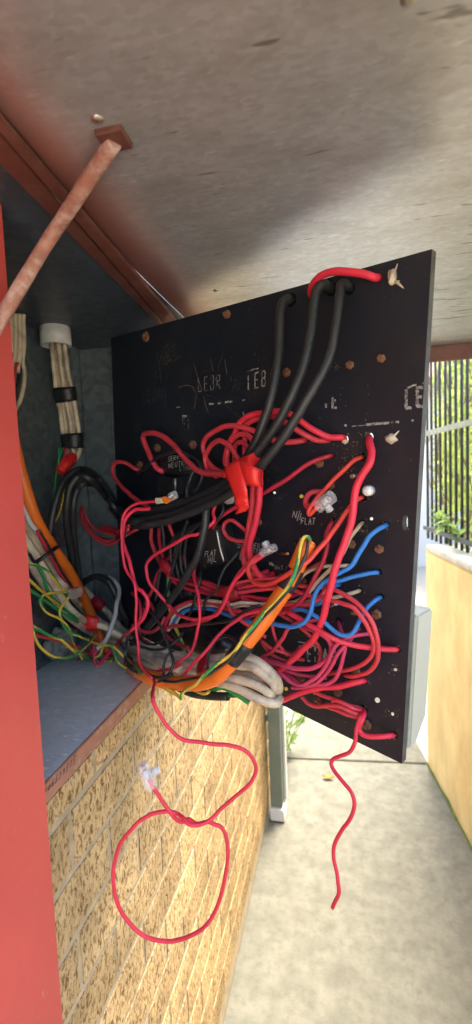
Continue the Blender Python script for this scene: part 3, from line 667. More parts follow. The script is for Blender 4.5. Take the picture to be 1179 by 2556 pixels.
# ------------------------------------------------------------------ lettering (flat strokes)
G = {'A': [[(0, 0), (.5, 1), (1, 0)], [(.2, .4), (.8, .4)]], 'B': [[(0, 0), (0, 1), (.7, 1), (.85, .78), (.65, .53), (0, .53)], [(.65, .53), (.95, .27), (.7, 0), (0, 0)]], 'C': [[(.95, .9), (.5, 1), (.05, .6), (.1, .2), (.5, 0), (.95, .1)]],
 'D': [[(0, 0), (0, 1), (.6, .95), (1, .5), (.6, .05), (0, 0)]], 'E': [[(.9, 1), (0, 1), (0, 0), (.9, 0)], [(0, .52), (.7, .52)]], 'F': [[(.95, 1), (0, 1), (0, 0)], [(0, .5), (.7, .5)]], 'H': [[(0, 0), (0, 1)], [(1, 0), (1, 1)], [(0, .5), (1, .5)]],
 'I': [[(.5, 0), (.5, 1)]], 'K': [[(0, 0), (0, 1)], [(.9, 1), (0, .45), (.9, 0)]], 'L': [[(0, 1), (0, 0), (.85, 0)]], 'M': [[(0, 0), (.1, 1), (.5, .4), (.9, 1), (1, 0)]], 'N': [[(0, 0), (0, 1), (1, 0), (1, 1)]], 'O': [[(.5, 1), (.05, .7), (.1, .2), (.5, 0), (.9, .25), (.95, .7), (.5, 1)]],
 'P': [[(0, 0), (0, 1), (.8, .95), (.85, .6), (0, .5)]], 'R': [[(0, 0), (0, 1), (.8, .95), (.8, .6), (0, .5), (.9, 0)]], 'S': [[(.9, .9), (.4, 1), (.05, .75), (.5, .5), (.9, .25), (.5, 0), (0, .1)]], 'T': [[(0, 1), (1, 1)], [(.5, 1), (.45, 0)]], 'U': [[(0, 1), (.05, .2), (.5, 0), (.95, .2), (1, 1)]],
 'V': [[(0, 1), (.5, 0), (1, 1)]], '/': [[(.35, -.25), (.65, 1.25)]], "'": [[(.5, 1), (.4, .75)]], '.': [[(.4, 0), (.55, .06)]], 's': [[(.8, .6), (.3, .65), (.2, .45), (.7, .25), (.5, 0), (.1, .05)]], 'o': [[(.5, .6), (.1, .3), (.5, 0), (.85, .3), (.5, .6)]],
 '0': [[(.5, .8), (.05, .45), (.3, 0), (.8, .2), (.85, .6), (.5, .8)]], '1': [[(.55, 1), (.45, 0)]], '2': [[(.05, .75), (.4, 1), (.85, .8), (.6, .4), (.05, 0), (.95, .05)]], '5': [[(.95, 1), (.25, .95), (.15, .6), (.65, .5), (.75, .2), (.4, 0), (.05, .08)]], '6': [[(.6, 1.1), (.15, .5), (.25, .05), (.75, .05), (.85, .35), (.5, .5), (.15, .35)]],
 '7': [[(.05, .9), (.9, 1), (.5, 0)]], '9': [[(.85, .75), (.5, 1), (.15, .75), (.4, .5), (.85, .75), (.8, 0)]], ' ': []}
def strokes(bm, P2, wmm, proj, nrm, wear=0.0, seed=0, step=None):
    """P2: px polyline; flat ribbon of width wmm on a plane"""
    rnd = random.Random(seed); pts = [proj(*p) for p in P2]
    fine = []
    for a, b in zip(pts[:-1], pts[1:]):
        n_ = max(1, int((b - a).length / (.0012 if wear else .003)))
        fine += [a.lerp(b, i / n_) for i in range(n_)]
    fine.append(pts[-1]); prev = None
    for i, p in enumerate(fine):
        t = fine[min(i + 1, len(fine) - 1)] - fine[max(i - 1, 0)]
        if t.length < 1e-9: continue
        sd_ = t.normalized().cross(nrm) * wmm / 2000
        k1, k2 = (1, 1) if not wear else (rnd.uniform(.6, 1.15), rnd.uniform(.6, 1.15))
        cur = (p + sd_ * k1, p - sd_ * k2)
        if prev and not (wear and noise.noise(p * 75 + Vector((seed, 0, 0))) > .45 - wear):
            bm.faces.new([bm.verts.new(v) for v in (prev[0], cur[0], cur[1], prev[1])])
        prev = cur
def lettering(text, x0, y0, adv, cw, up, wmm, m, proj, nrm, parent, wear=0.0, jit=.06, name='lettering', seed=1):
    """adv: px vector per char; cw: px vector of glyph width; up: px vector of glyph height"""
    bm = bmesh.new(); rnd = random.Random(seed)
    for i, ch in enumerate(text):
        bx, by = x0 + adv[0] * i, y0 + adv[1] * i
        for j, s in enumerate(G.get(ch, [])):
            q = [(bx + cw[0] * (a + rnd.uniform(-jit, jit)) + up[0] * (b + rnd.uniform(-jit, jit)), by + cw[1] * a + up[1] * (b + rnd.uniform(-jit, jit))) for a, b in s]
            strokes(bm, q, wmm, proj, nrm, wear, seed + i * 7 + j)
    if not bm.faces: bm.free(); return
    return obj(name, bm, m, parent)
pp = lambda x, y: pt(x, y, .7)
# stencilled maker's marks, worn
WI, FI = M['white_ink'], M['faint_ink']
lettering('LEBAH', 357, 1004, (12, -2), (8, -1), (0, -30), 1.5, FI, pp, PN, PR, .05, .02, seed=3)
lettering('LEBR', 495, 978, (15.5, -2.5), (9, -1), (0, -35), 2.1, M['grey_ink'], pp, PN, PR, .04, .02, seed=5)
lettering('LEB', 620, 972, (17, -4), (10, -2), (0, -37), 2.6, WI, pp, PN, PR, .05, .02, seed=8); lettering('AH', 672, 958, (19, -4), (10, -2), (0, -37), 2.0, FI, pp, PN, PR, .3, .02, seed=9)
lettering('IE', 809, 1018, (22, 0), (11, 0), (0, -36), 3.8, WI, pp, PN, PR, .15, .02, seed=12)
lettering('LE', 1014, 1018, (28, -4), (16, -1), (1, -46), 4.2, WI, pp, PN, PR, .02, .02, seed=14)
lettering('LEBAH', 749, 1648, (19, 2), (12, 2), (0, -36), 3.2, WI, pp, PN, PR, .06, .02, seed=17)
lettering('EI', 456, 1073, (10, 0), (8, 0), (0, -30), 2.0, M['grey_ink'], pp, PN, PR, .1, .02, seed=21)
bm = bmesh.new()
for q, wm in (([(618, 928), (634, 921), (649, 919)], 2.0), ([(1018, 968), (1035, 961), (1058, 956)], 2.4), ([(744, 1602), (768, 1606)], 2.2), ([(780, 1611), (796, 1612)], 4.5), ([(522, 1008), (535, 1008)], 3), ([(544, 1007), (552, 1006)], 3), ([(562, 1004), (580, 1002)], 3.4), ([(598, 1000), (616, 998)], 2.6), ([(441, 1017), (450, 1016)], 2), ([(860, 1062), (876, 1062)], 3.4), ([(878, 1064), (915, 1061)], 1.6), ([(915, 1060), (972, 1055)], 3.6), ([(976, 1054), (983, 1054)], 3), ([(987, 1053), (997, 1053)], 3), ([(1027, 1051), (1034, 1049)], 3), ([(900, 1716), (915, 1719)], 1.6), ([(455, 1038), (467, 1038)], 3), ([(608, 1027), (608, 1046)], 3), ([(612, 1055), (610, 1062)], 3)):
    strokes(bm, q, wm, pp, PN, .12, int(q[0][0]))
obj('stencil_marks', bm, WI, PR)
for q, wm in (([(484, 907), (492, 935), (503, 972), (512, 1005), (520, 1031)], 1.2), ([(526, 895), (532, 925), (539, 950)], 1.1), ([(561, 897), (567, 934)], 1.1), ([(540, 930), (551, 900), (556, 885)], .5), ([(392, 880), (400, 930), (403, 958)], .8), ([(445, 967), (465, 961), (480, 964), (490, 982), (488, 1005), (484, 1022)], 1.0), ([(417, 865), (424, 876), (437, 878), (440, 890), (434, 902), (452, 888)], .5), ([(515, 987), (530, 988), (560, 1008), (585, 1030), (610, 1050)], .4), ([(296, 1104), (299, 1115)], .7), ([(960, 740), (982, 734)], 1.0), ([(387, 910), (388, 975)], .4), ([(890, 1320), (925, 1335)], .5)):
    bm = bmesh.new(); strokes(bm, q, wm, pp, PN, .1, int(q[0][0]))
    obj('scratch', bm, M['scratch'], PR)

HI = M['white_ink_b']
lettering('N/L', 731, 1292, (9, 3), (8, 1), (3, -18), .9, HI, pp, PN, PR, jit=.08, name='handwriting', seed=31); lettering('FLAT', 752, 1309, (9, 0), (7, 0), (2, -16), .9, HI, pp, PN, PR, jit=.08, name='handwriting', seed=32)
lettering('CONSUMERS', 585, 1369, (8.4, 0), (6, 0), (1, -12), .9, HI, pp, PN, PR, jit=.08, name='handwriting', seed=33); lettering('NEUTRAL', 596, 1385, (8.6, -1), (6, 0), (1, -12), .9, HI, pp, PN, PR, jit=.08, name='handwriting', seed=34); lettering('LINK 2', 599, 1398, (7.5, 0), (5.5, 0), (1, -12), .9, HI, pp, PN, PR, jit=.08, name='handwriting', seed=35)
lettering('No.', 673, 1412, (6, 1), (5, 0), (1, -9), .9, M['silicone'], pp, PN, PR, jit=.08, name='handwriting', seed=36); lettering('No5.LP', 687, 1421, (7, 0.5), (5, 0), (1, -10), .9, M['silicone'], pp, PN, PR, jit=.08, name='handwriting', seed=37)
lettering("LP's", 542, 1466, (8, 0), (6, 0), (1, -13), .8, M['faint_ink'], pp, PN, PR, jit=.08, name='handwriting', seed=38); lettering('LINK', 452, 1490, (8, -1), (6, 0), (0, -14), .8, M['white_ink_b'], pp, PN, PR, jit=.08, name='handwriting', seed=39)
lettering('0106 529 575'.replace(' ', ''), 101, 1996, (9.0, -9.6), (4.8, -5.6), (3.6, -19), 1.5, M['pen'], lambda x, y: pt(x, y, 4.6, 'w'), Vector((1, 0, 0)), sill, jit=.05, name='handwriting', seed=41)

# ------------------------------------------------------------------ boxes and covers on the panel
def pxbox(name, label, cat, poly, h, m, bev=.0025, o0=0.0, inset=.0):
    top = [pt(x, y, h) for x, y in poly]; bm = bmesh.new(); prism(bm, top, -PN * (h - o0) / 1000, inset)
    if bev: bmesh.ops.bevel(bm, geom=bm.edges[:], offset=bev, segments=2, affect='EDGES')
    o = obj(name, bm, m); return tag(o, label, cat)
fl = pxbox('link_box', 'black box with FLAT N/L written on it among the wires', 'terminal box', [(492, 1312), (545, 1310), (566, 1405), (500, 1422)], 34, M['bakelite'])
lettering('FLAT', 511, 1391, (7.4, -1.2), (6, -1), (1, -14), .9, HI, lambda x, y: pt(x, y, 34.6), PN, fl, jit=.07, name='handwriting', seed=51); lettering('N/L', 519, 1405, (7.5, -1), (6.5, -1), (1, -13), .9, HI, lambda x, y: pt(x, y, 34.6), PN, fl, jit=.07, name='handwriting', seed=52)
bm = bmesh.new(); tube(bm, smooth([pt(541, 1322, 35), pt(549, 1365, 35), pt(560, 1402, 33)], 5), .0022, 8); obj('edge_strip', bm, M['steel'], fl)
sb = pxbox('link_box', 'small black square box under the service neutral link cover', 'terminal box', [(391, 1187), (432, 1192), (436, 1238), (393, 1240)], 26, M['bakelite'])
bm = bmesh.new(); tube(bm, [pt(438, 1195, 26), pt(438, 1224, 24)], .0022, 8); obj('edge_strip', bm, M['steel'], sb)
def dome(name, label, cx, cy, rx, ry, h, m, ang=0.0, o0=0.0):
    bm = bmesh.new(); c = pt(cx, cy, 0); sx = (pt(cx + rx, cy) - c).length; sy = (pt(cx, cy + ry) - c).length; rings = []
    for q, (k, hh) in enumerate(((1, 0), (1, .45), (.96, .72), (.85, .9), (.6, 1.0), (.25, 1.03))):
        rings.append([bm.verts.new(c + (PU * -math.cos(a) * sx + PV * math.sin(a) * sy) * k + PN * (o0 + h * hh) / 1000) for a in [2 * math.pi * i / 28 for i in range(28)]])
    for A, B in zip(rings[:-1], rings[1:]):
        for i in range(28): bm.faces.new((A[i], A[(i + 1) % 28], B[(i + 1) % 28], B[i]))
    bm.faces.new(rings[-1]); o = obj(name, bm, m, None, True); return tag(o, label, 'cover')
sv = dome('link_cover', 'flat oval black cover with SERVICE NEUTRAL LINK written on it', 443, 1162, 55, 28, 14, M['bakelite'])
for tx, x, y, ad in (('SERVICE', 420, 1152, (7.0, -1.4)), ('NEUTRAL', 421, 1169, (8.2, -1.6)), ('LINK', 449, 1175, (8, -.6))):
    lettering(tx, x, y, ad, (5.0, -1), (0, -12), .62, HI, lambda a, b: pt(a, b, 15.2), PN, sv, jit=.03, name='handwriting', seed=len(tx) + int(y))
dm = dome('meter_cover', 'large domed shiny black cover low on the panel behind the wires', 520, 1583, 78, 46, 36, M['bakelite'])
pxbox('cable_clamp', 'small black plastic clamp beside the red tape band on the cream cables', 'clamp', [(510, 1600), (523, 1597), (526, 1606), (517, 1630), (509, 1628)], 58, M['bakelite'], .001, 40)
bm = bmesh.new(); c = pt(572, 1240, 22); tube(bm, [c - PN * .004, c + PN * .004], .0125, 18); tag(obj('white_disc', bm, M['nylon']), 'round white plastic disc peeping out behind the red tape', 'disc')

# ------------------------------------------------------------------ wires
NAMES = {'red': 'red_wire', 'crimson': 'red_wire', 'coral': 'red_wire', 'scarlet': 'red_wire', 'pink': 'pink_wire', 'black': 'black_cable', 'blue': 'blue_wire', 'cream': 'cream_cable', 'beige': 'beige_wire', 'grey': 'white_cable', 'orange': 'orange_cable', 'yellow': 'yellow_wire', 'green': 'green_wire', 'dgreen': 'green_wire', 'gy': 'earth_wire'}
WIRES = {}
def wire(key, m, wpx, label, s, group=None, n=10, sub=6, cat=None):
    P = parse(s); z = sum(-(ROT.transposed() @ (p - CAM)).z for p in P) / len(P); r = wpx / 2 * z / F
    q = smooth(P, sub); sd0 = len(WIRES) * 3.7; am = .0007 if r < .006 else .0005
    q = [p + Vector((noise.noise(p * 45 + Vector((sd0, 0, 0))), noise.noise(p * 45 + Vector((0, sd0, 9))), noise.noise(p * 45 + Vector((5, 0, sd0))))) * am * 1.6 for p in q]; bm = bmesh.new()
    if m == 'gy': tube(bm, q, r, n, stripe=n // 2 + 1, twist=.35); mats = [M['green'], M['yellow']]
    else: tube(bm, q, r, n); mats = M[m]
    o = obj(NAMES[m], bm, mats); tag(o, label, cat or ('cable' if 'cable' in NAMES[m] else 'wire'), group); WIRES[key] = (o, q, r); return o
#WIRES_BEGIN
exec_wires = True
# three black mains cables at the top and the bundle to the left
wire('B1', 'black', 21, 'leftmost of three black cables arching down from holes at the panel top', '727,749,-8 722,747,6 707,757,18 700,790,26 697,860,36 690,930,46 672,1010,55 645,1090,60 616,1145,62 585,1190,62 540,1222,64 480,1248,66 420,1266,70 360,1277,74 315,1280,78 292,1262,s40 272,1228,s50 238,1186,s60 203,1172,b90 168,1190,b80 145,1235,b70 128,1300,b60 120,1380,b50 124,1450,b50')
wire('B2', 'black', 21, 'middle black mains cable printed with pale lettering', '828,723,-8 820,716,6 803,712,18 788,735,26 781,790,34 771,860,42 755,922,50 730,985,60 696,1052,66 655,1112,70 622,1155,72 596,1195,74 550,1232,78 490,1262,80 430,1284,84 370,1298,88 325,1298,92 298,1270,s60 275,1240,s64 245,1214,s70 215,1206,b110 192,1222,b96 182,1270,b88 184,1340,b70 192,1400,b60 200,1460,b50')
wire('B3', 'black', 21, 'rightmost of three black mains cables curving down the panel', '874,721,-8 868,712,6 852,712,18 846,750,26 838,815,34 824,880,42 800,937,52 770,990,62 735,1050,70 696,1108,76 660,1152,80 626,1192,84 590,1222,90 530,1256,94 470,1282,98 410,1302,98 350,1312,96 312,1300,s90 284,1262,s96 262,1238,s100 230,1200,b140 196,1190,b120 172,1225,b105 166,1290,b92 172,1350,b76 184,1420,b60')
cb = WIRES['B2'][0]
lettering('MADE IN AUSTRALIA', 789, 738, (-1.05, 8.0), (-.6, 6), (8, 0), .45, M['blueink'], lambda x, y: pt(x, y, 27 + (y - 735) * .13 + 7.6), PN, cb, jit=.03, name='cable_print', seed=61)
wire('R1', 'scarlet', 19, 'thick red wire arching over the top edge of the panel', '946,693,-6 936,692,6 912,684,14 870,677,20 830,679,22 803,688,22 785,704,18 777,724,8 778,737,-6')
# red loops in the upper middle
wire('R2', 'scarlet', 15, 'outermost red wire looping from the light filled hole to the red tape', '861,1096,-6 852,1092,5 821,1092,12 787,1075,22 753,1052,30 726,1034,36 696,1026,40 652,1031,40 618,1039,38 597,1058,36 587,1080,34 570,1114,34 563,1147,36 569,1172,44')
wire('R3', 'red', 14, 'red wire looping just inside the outermost loop above the red tape', '822,1099,-6 812,1099,4 787,1097,12 760,1083,20 737,1068,26 713,1053,30 682,1040,32 648,1043,32 621,1056,30 612,1076,28 611,1104,30 612,1140,38 606,1175,46')
wire('R4', 'red', 14, 'red wire in a wide loop reaching left of the red tape', '764,1099,-6 755,1100,4 740,1102,10 713,1104,16 686,1099,22 662,1089,28 631,1075,34 601,1065,38 570,1062,38 549,1069,36 521,1086,32 508,1107,28 510,1131,26 521,1155,28 542,1174,36 566,1184,46')
wire('R5', 'red', 13, 'red wire in a tight inner loop rising from the red tape end', '602,1156,52 590,1138,50 579,1120,48 562,1104,44 545,1099,40 525,1116,34 513,1138,30 515,1158,28 522,1175,30 540,1188,40')
wire('R6', 'red', 14, 'long red wire arching over the SERVICE NEUTRAL LINK cover', '572,1187,50 557,1184,46 521,1182,40 494,1174,34 471,1154,30 450,1130,28 430,1107,26 409,1090,24 386,1081,22 365,1082,18 358,1091,16 364,1114,18 376,1141,22 389,1165,22 403,1175,16 413,1178,-4')
wire('R7', 'red', 14, 'red loop peaking below the black cables right of the tape', '567,1165,46 567,1140,40 574,1110,36 582,1095,36 597,1085,38 614,1085,40 630,1098,42 638,1120,46 630,1150,54')
wire('R7b', 'red', 13, 'short red loop nested under the other loops by the tape', '590,1170,46 587,1147,38 586,1121,32 592,1107,30 604,1104,32 616,1113,36 622,1128,40 620,1155,50')
wire('R8', 'red', 10, 'thin red wire in a hook at the left edge of the panel', '353,1174,-4 346,1173,4 335,1169,12 318,1157,20 301,1152,26 287,1157,30 281,1174,32 287,1194,36 304,1215,44 325,1235,52 348,1252,58 372,1267,62 392,1276,60')
wire('R9', 'scarlet', 9, 'long bright red wire hanging from the orange lever connector to the brick wall', '390,1253,112 362,1253,114 338,1259,118 318,1272,124 306,1293,130 303,1323,136 304,1350,138 309,1401,140 318,1428,142 335,1455,144 340,1486,144 340,1520,144 340,1571,146 345,1608,150 348,1649,158 359,1672,164 376,1689,170 386,1702,174 381,1732,z.62 386,1762,z.60 399,1786,z.60 416,1810,z.60 437,1832,z.60 460,1846,z.60 494,1852,z.60 538,1857,z.60 572,1860,z.60 603,1869,z.60 627,1888,z.60 640,1915,z.60 633,1942,z.60 613,1969,z.60 583,1993,z.60 555,2017,z.60 532,2040,z.598 508,2057,z.592 487,2061,z.588 470,2056,z.588 460,2044,z.592 440,2032,z.60 413,2027,z.60 382,2032,z.60 355,2047,z.60 335,2064,z.60 300,2110,z.60 282,2180,z.60 296,2262,z.60 350,2330,z.60 430,2350,z.60 505,2318,z.60 548,2250,z.60 566,2170,z.60 568,2105,z.60 553,2068,z.60 535,2058,z.60 518,2052,z.60 494,2058,z.598 481,2051,z.60 470,2044,z.602 454,2052,z.604 433,2041,z.60 416,2017,z.60 399,1990,z.60 383,1965,z.60 371,1940,z.60', sub=5)
wire('R10', 'scarlet', 9, 'bright red wire beside the long one ending in a hook over the cabinet floor', '375,1270,104 359,1271,108 338,1272,114 318,1289,122 309,1310,128 306,1350,132 311,1367,132 323,1401,134 331,1431,136 340,1465,138 355,1476,136 367,1493,134 369,1513,134 359,1540,134 345,1559,136 325,1576,140 301,1598,s150 277,1625,s170 257,1649,s190 244,1662,s200 237,1652,s200 237,1632,s196 248,1615,s190')
wire('R11', 'scarlet', 9, 'bright red wire curving widely from the clear tee joiner round the thick black cable', '537,1262,60 532,1279,64 535,1299,70 521,1315,78 496,1333,86 467,1340,92 433,1360,96 403,1375,98 379,1391,100 367,1408,100 367,1435,100 376,1459,96 393,1479,90 413,1501,82 430,1520,82 447,1535,88 471,1545,96 494,1547,98 520,1542,96 542,1533,92 562,1503,88 572,1476,86 589,1448,84 613,1421,80 640,1399,70 660,1386,60')
wire('R12', 'scarlet', 8, 'thin bright red wire dropping past the FLAT N/L box', '489,1405,60 484,1438,76 491,1465,88 498,1503,98 498,1540,104 493,1577,108 484,1615,112 471,1635,122 450,1650,130 430,1667,136 409,1674,140 382,1677,142 352,1684,144')
wire('R13', 'scarlet', 9, 'bright red wire running diagonally up across the domed black cover', '392,1702,150 399,1706,150 430,1705,150 454,1691,146 474,1666,140 498,1642,134 521,1618,120 542,1591,104 566,1567,90 589,1550,80 613,1535,70 650,1525,60 690,1518,50')
wire('R14', 'red', 11, 'second red wire leaving the clear tee joiner in the middle of the panel', '658,1380,56 640,1392,64 625,1404,70 596,1434,76 576,1470,78 562,1500,78 548,1524,74 520,1545,66 486,1556,62 450,1562,60 420,1566,60 405,1578,58')
wire('R15', 'coral', 11, 'coral wire from an upper hole curling into the milky tee joiner', '905,1140,-6 897,1142,5 882,1150,12 855,1177,20 828,1204,26 801,1232,32 784,1255,38 772,1275,42 774,1285,42 787,1272,40 800,1262,38')
wire('R16', 'red', 14, 'short thick red wire bending back into the milky tee joiner', '804,1229,-4 798,1228,4 781,1228,14 768,1236,22 763,1251,28 768,1263,32 784,1259,34 800,1254,36')
wire('R17', 'coral', 12, 'long coral wire swinging in a shallow bow under the tee joiner', '906,1242,-6 900,1243,5 889,1250,14 872,1268,26 849,1303,40 828,1330,52 812,1353,62 787,1381,76 760,1408,92 730,1428,104 696,1448,104 662,1460,98 638,1456,92 625,1442,88 620,1421,84 630,1402,74 650,1388,62')
wire('R18', 'scarlet', 18, 'very thick red cable snaking down the right side of the panel', '921,1091,-6 922,1097,8 923,1108,16 928,1128,22 924,1155,28 906,1185,32 891,1215,34 885,1248,36 880,1289,38 872,1322,42 860,1358,48 840,1410,58 828,1452,62 820,1492,62 811,1533,60 799,1564,58 784,1594,54 760,1618,48 733,1645,44 713,1662,42 690,1678,40 668,1694,44', cat='wire')
wire('R19', 'crimson', 11, 'straight crimson wire slanting behind the red tape to a hole', '831,1138,-6 822,1138,6 801,1145,12 767,1160,20 733,1184,26 699,1208,30 659,1230,32 618,1252,34 584,1269,38 550,1291,42 538,1304,44 530,1318,40')
wire('R20', 'red', 17, 'left one of two thick red wires hanging from the red tape', '630,1165,62 634,1200,58 633,1225,54 631,1258,50 625,1306,46 618,1350,44 611,1372,42 610,1400,40 621,1425,34 640,1438,26 658,1432,14 668,1428,4')
wire('R21', 'scarlet', 17, 'right one of two thick red wires hanging from the red tape', '644,1170,66 648,1200,62 648,1225,58 647,1255,56 642,1289,54 631,1330,52 625,1352,50 623,1378,48 631,1408,44 642,1431,38 659,1443,28 672,1439,14 683,1432,-4')
wire('R22', 'red', 10, 'small red teardrop loop beside the thick red pair', '616,1330,-3 610,1322,8 597,1310,20 579,1299,26 563,1304,28 558,1320,30 567,1339,30 584,1347,30 612,1351,28')
wire('R23', 'crimson', 11, 'dusty crimson wire dropping from a hole into the taped bundle', '829,1300,-6 827,1306,4 818,1322,14 813,1340,22 818,1356,28 813,1381,34 801,1414,40 784,1445,44 767,1479,46 747,1506,46 723,1520,44 690,1526,40 650,1536,36')
# taped bundle and its big loops to the right
wire('S1', 'red', 11, 'inner of two large red loops sweeping round the right side', '575,1478,54 604,1479,52 638,1473,48 679,1470,44 713,1470,42 740,1477,42 767,1486,44 794,1490,46 825,1499,46 855,1506,46 882,1516,46 906,1543,44 923,1574,40 933,1601,36 933,1628,32 920,1649,28 889,1666,22 855,1676,18 828,1682,10 818,1684,2')
wire('S2', 'red', 11, 'outer of two large red loops sweeping round the right side', '577,1474,50 611,1466,46 645,1461,42 679,1459,38 709,1456,36 740,1461,36 790,1466,38 828,1470,40 855,1482,40 889,1503,40 913,1530,40 933,1560,38 943,1594,36 945,1628,32 940,1655,28 920,1676,22 889,1687,16 868,1688,8 860,1683,-4')
wire('S3', 'crimson', 10, 'crimson strand fanning right from the tape under the two loops', '575,1482,46 611,1486,42 652,1496,38 692,1509,36 720,1512,34 750,1500,30 780,1492,26 805,1480,20')
wire('S4', 'crimson', 10, 'crimson strand below the taped bundle drooping to the orange cable', '575,1488,44 590,1499,44 618,1506,46 652,1516,48 690,1530,50 720,1528,46 755,1520,40')
wire('S5', 'red', 10, 'red strand running along the top of the taped bundle', '480,1452,40 504,1456,46 530,1464,50 555,1474,52 590,1470,46 630,1466,36 690,1462,30 730,1448,24 768,1425,18 800,1406,8 813,1400,-4')
wire('S6', 'crimson', 10, 'crimson strand left of the tape fading under the thick black cable', '410,1420,58 426,1440,58 447,1450,58 471,1457,56 504,1467,54 538,1478,52 560,1480,52')
wire('S7', 'crimson', 10, 'crimson strand lowest in the taped bundle', '418,1432,54 440,1456,54 471,1470,52 504,1478,50 538,1484,50 560,1484,50')
wire('S8', 'red', 10, 'red wire arching from the cream cables to the bundle over the blue wire', '412,1572,58 416,1552,60 428,1527,62 447,1513,62 474,1503,60 504,1502,58 538,1508,56 566,1520,56 600,1528,58 640,1524,56 680,1520,50')
wire('S9', 'red', 10, 'red wire twisting down from the tape past the black cable end', '572,1484,56 570,1510,60 580,1530,62 600,1548,60 622,1562,56 640,1575,50 665,1590,44')
wire('S10', 'crimson', 9, 'crimson wire curling at the foot of the orange cable to a yellow tip', '682,1545,40 682,1570,42 690,1600,40 706,1622,34 724,1632,24 738,1628,16 746,1618,6')
wire('S11', 'red', 9, 'red wire beside the stencil passing under the thick red cable', '655,1600,44 672,1615,44 692,1624,40 714,1630,32 740,1644,22 760,1646,8')
wire('S12', 'red', 10, 'red wire bowing from the orange cable to the left of the stencil', '656,1640,40 684,1622,44 706,1594,46 718,1572,46 740,1556,44 770,1550,40 790,1546,30')
wire('S13', 'crimson', 9, 'crimson wire slipping behind the black cable at the bundle', '560,1490,50 572,1516,48 590,1534,44 618,1540,40 650,1530,34')
wire('R24', 'scarlet', 14, 'thick red wire crossing the panel to a hole near its right edge', '720,1530,56 745,1542,58 767,1556,60 794,1573,62 821,1588,60 855,1603,50 889,1612,38 923,1617,24 960,1620,12 984,1621,5 994,1621,-6')
wire('R25', 'red', 12, 'red wire running from the orange cable under the thick diagonal one', '700,1510,42 740,1510,44 775,1508,46 800,1490,42 815,1470,36')
wire('R26', 'scarlet', 15, 'thick red wire rising from the cream loops to a hole', '680,1760,34 698,1752,34 726,1740,32 760,1727,28 804,1717,24 849,1713,18 882,1706,12 903,1700,5 912,1697,-6')
# pink wires
wire('P1', 'pink', 13, 'thick pink wire in a wide U around the lower stencil', '652,1642,40 679,1652,42 713,1662,44 747,1669,42 781,1667,40 808,1655,40 825,1632,40 828,1611,42 818,1594,44 800,1582,48 780,1572,44 760,1566,36')
wire('P2', 'pink', 10, 'pink wire curving up to the hole beside the large red loops', '690,1676,42 703,1683,42 726,1702,40 754,1710,38 781,1697,38 804,1676,42 821,1649,48 832,1622,50 852,1601,46 882,1588,32 916,1582,16 932,1581,5 939,1581,-6')
wire('P3', 'pink', 10, 'pink wire running between two other pink ones to a small hole', '690,1684,38 712,1690,36 740,1704,34 772,1711,32 801,1697,32 825,1666,36 840,1638,42 859,1616,42 876,1594,30 889,1577,14 898,1566,-4')
wire('P4', 'pink', 10, 'pink wire with the lowest curve rising to a worn hole', '728,1716,28 754,1718,28 787,1710,28 821,1706,28 842,1689,30 852,1662,34 860,1632,36 862,1608,32 855,1581,18 848,1560,6 845,1550,-6')
wire('P5', 'crimson', 10, 'crimson strand behind the pink wires near the cream loops', '668,1672,34 700,1676,30 726,1690,26 748,1704,22 780,1712,18')
# lower right group
wire('L1', 'red', 10, 'red wire along the top of the lower right cluster', '784,1728,22 811,1739,22 842,1749,22 872,1762,18 895,1768,8 908,1772,-4', 'red wires gathered at the lower right hole')
wire('L2', 'red', 10, 'red wire dipping lowest before the lower right hole', '754,1739,24 770,1756,26 794,1764,28 821,1761,30 849,1764,30 876,1777,26 899,1784,14 908,1778,0', 'red wires gathered at the lower right hole')
wire('L3', 'red', 10, 'red wire starting from its own hole in the lower right cluster', '796,1751,-4 798,1756,8 812,1762,16 836,1771,20 865,1782,20 895,1790,14 906,1784,2', 'red wires gathered at the lower right hole')
wire('L4', 'red', 10, 'short red wire doubled over in the lower right cluster', '848,1764,22 834,1756,26 834,1749,28 855,1755,28 882,1767,24 902,1774,10', 'red wires gathered at the lower right hole')
wire('L5', 'scarlet', 13, 'thick red wire hooking from the cluster to the bottom right hole', '908,1770,-2 909,1780,12 904,1795,22 897,1815,24 902,1830,24 918,1838,22 950,1839,16 975,1836,6 986,1835,-6')
wire('L6', 'scarlet', 10, 'long red wire hanging in an S below the panel over the path', '904,1782,16 897,1796,26 890,1820,32 886,1854,36 872,1878,40 849,1888,44 832,1895,46 827,1907,48 835,1925,50 855,1949,52 876,1976,54 886,2003,56 882,2030,58 869,2054,60 855,2070,62 838,2102,64 832,2140,66 842,2185,68 846,2230,70 830,2265,70')
# blue wires
wire('U1', 'blue', 11, 'blue wire from the upper right hole swinging far left under the orange cable', '967,1310,-6 960,1314,5 945,1322,12 925,1337,20 912,1356,26 898,1378,32 885,1401,36 871,1417,40 847,1431,44 823,1444,48 803,1460,52 788,1484,56 780,1510,58 775,1530,60 765,1549,62 747,1561,64 726,1565,64 703,1561,64 682,1557,62 650,1554,58 616,1550,56 576,1538,54 542,1525,54 511,1518,54 481,1520,54 454,1530,54 435,1550,54 422,1572,56')
wire('U2', 'blue', 11, 'straight blue wire reaching the hole below the rusty bolt', '947,1428,-6 938,1429,5 921,1431,10 891,1438,18 860,1447,26 833,1453,32 800,1460,36 775,1474,38 755,1490,38 735,1506,38 712,1518,38 690,1528,38')
wire('U3', 'blue', 11, 'short blue wire tucked behind the very thick red cable', '849,1459,-4 843,1461,4 830,1466,12 815,1479,20 807,1496,24 794,1508,28 767,1510,30 747,1516,32 725,1526,34')
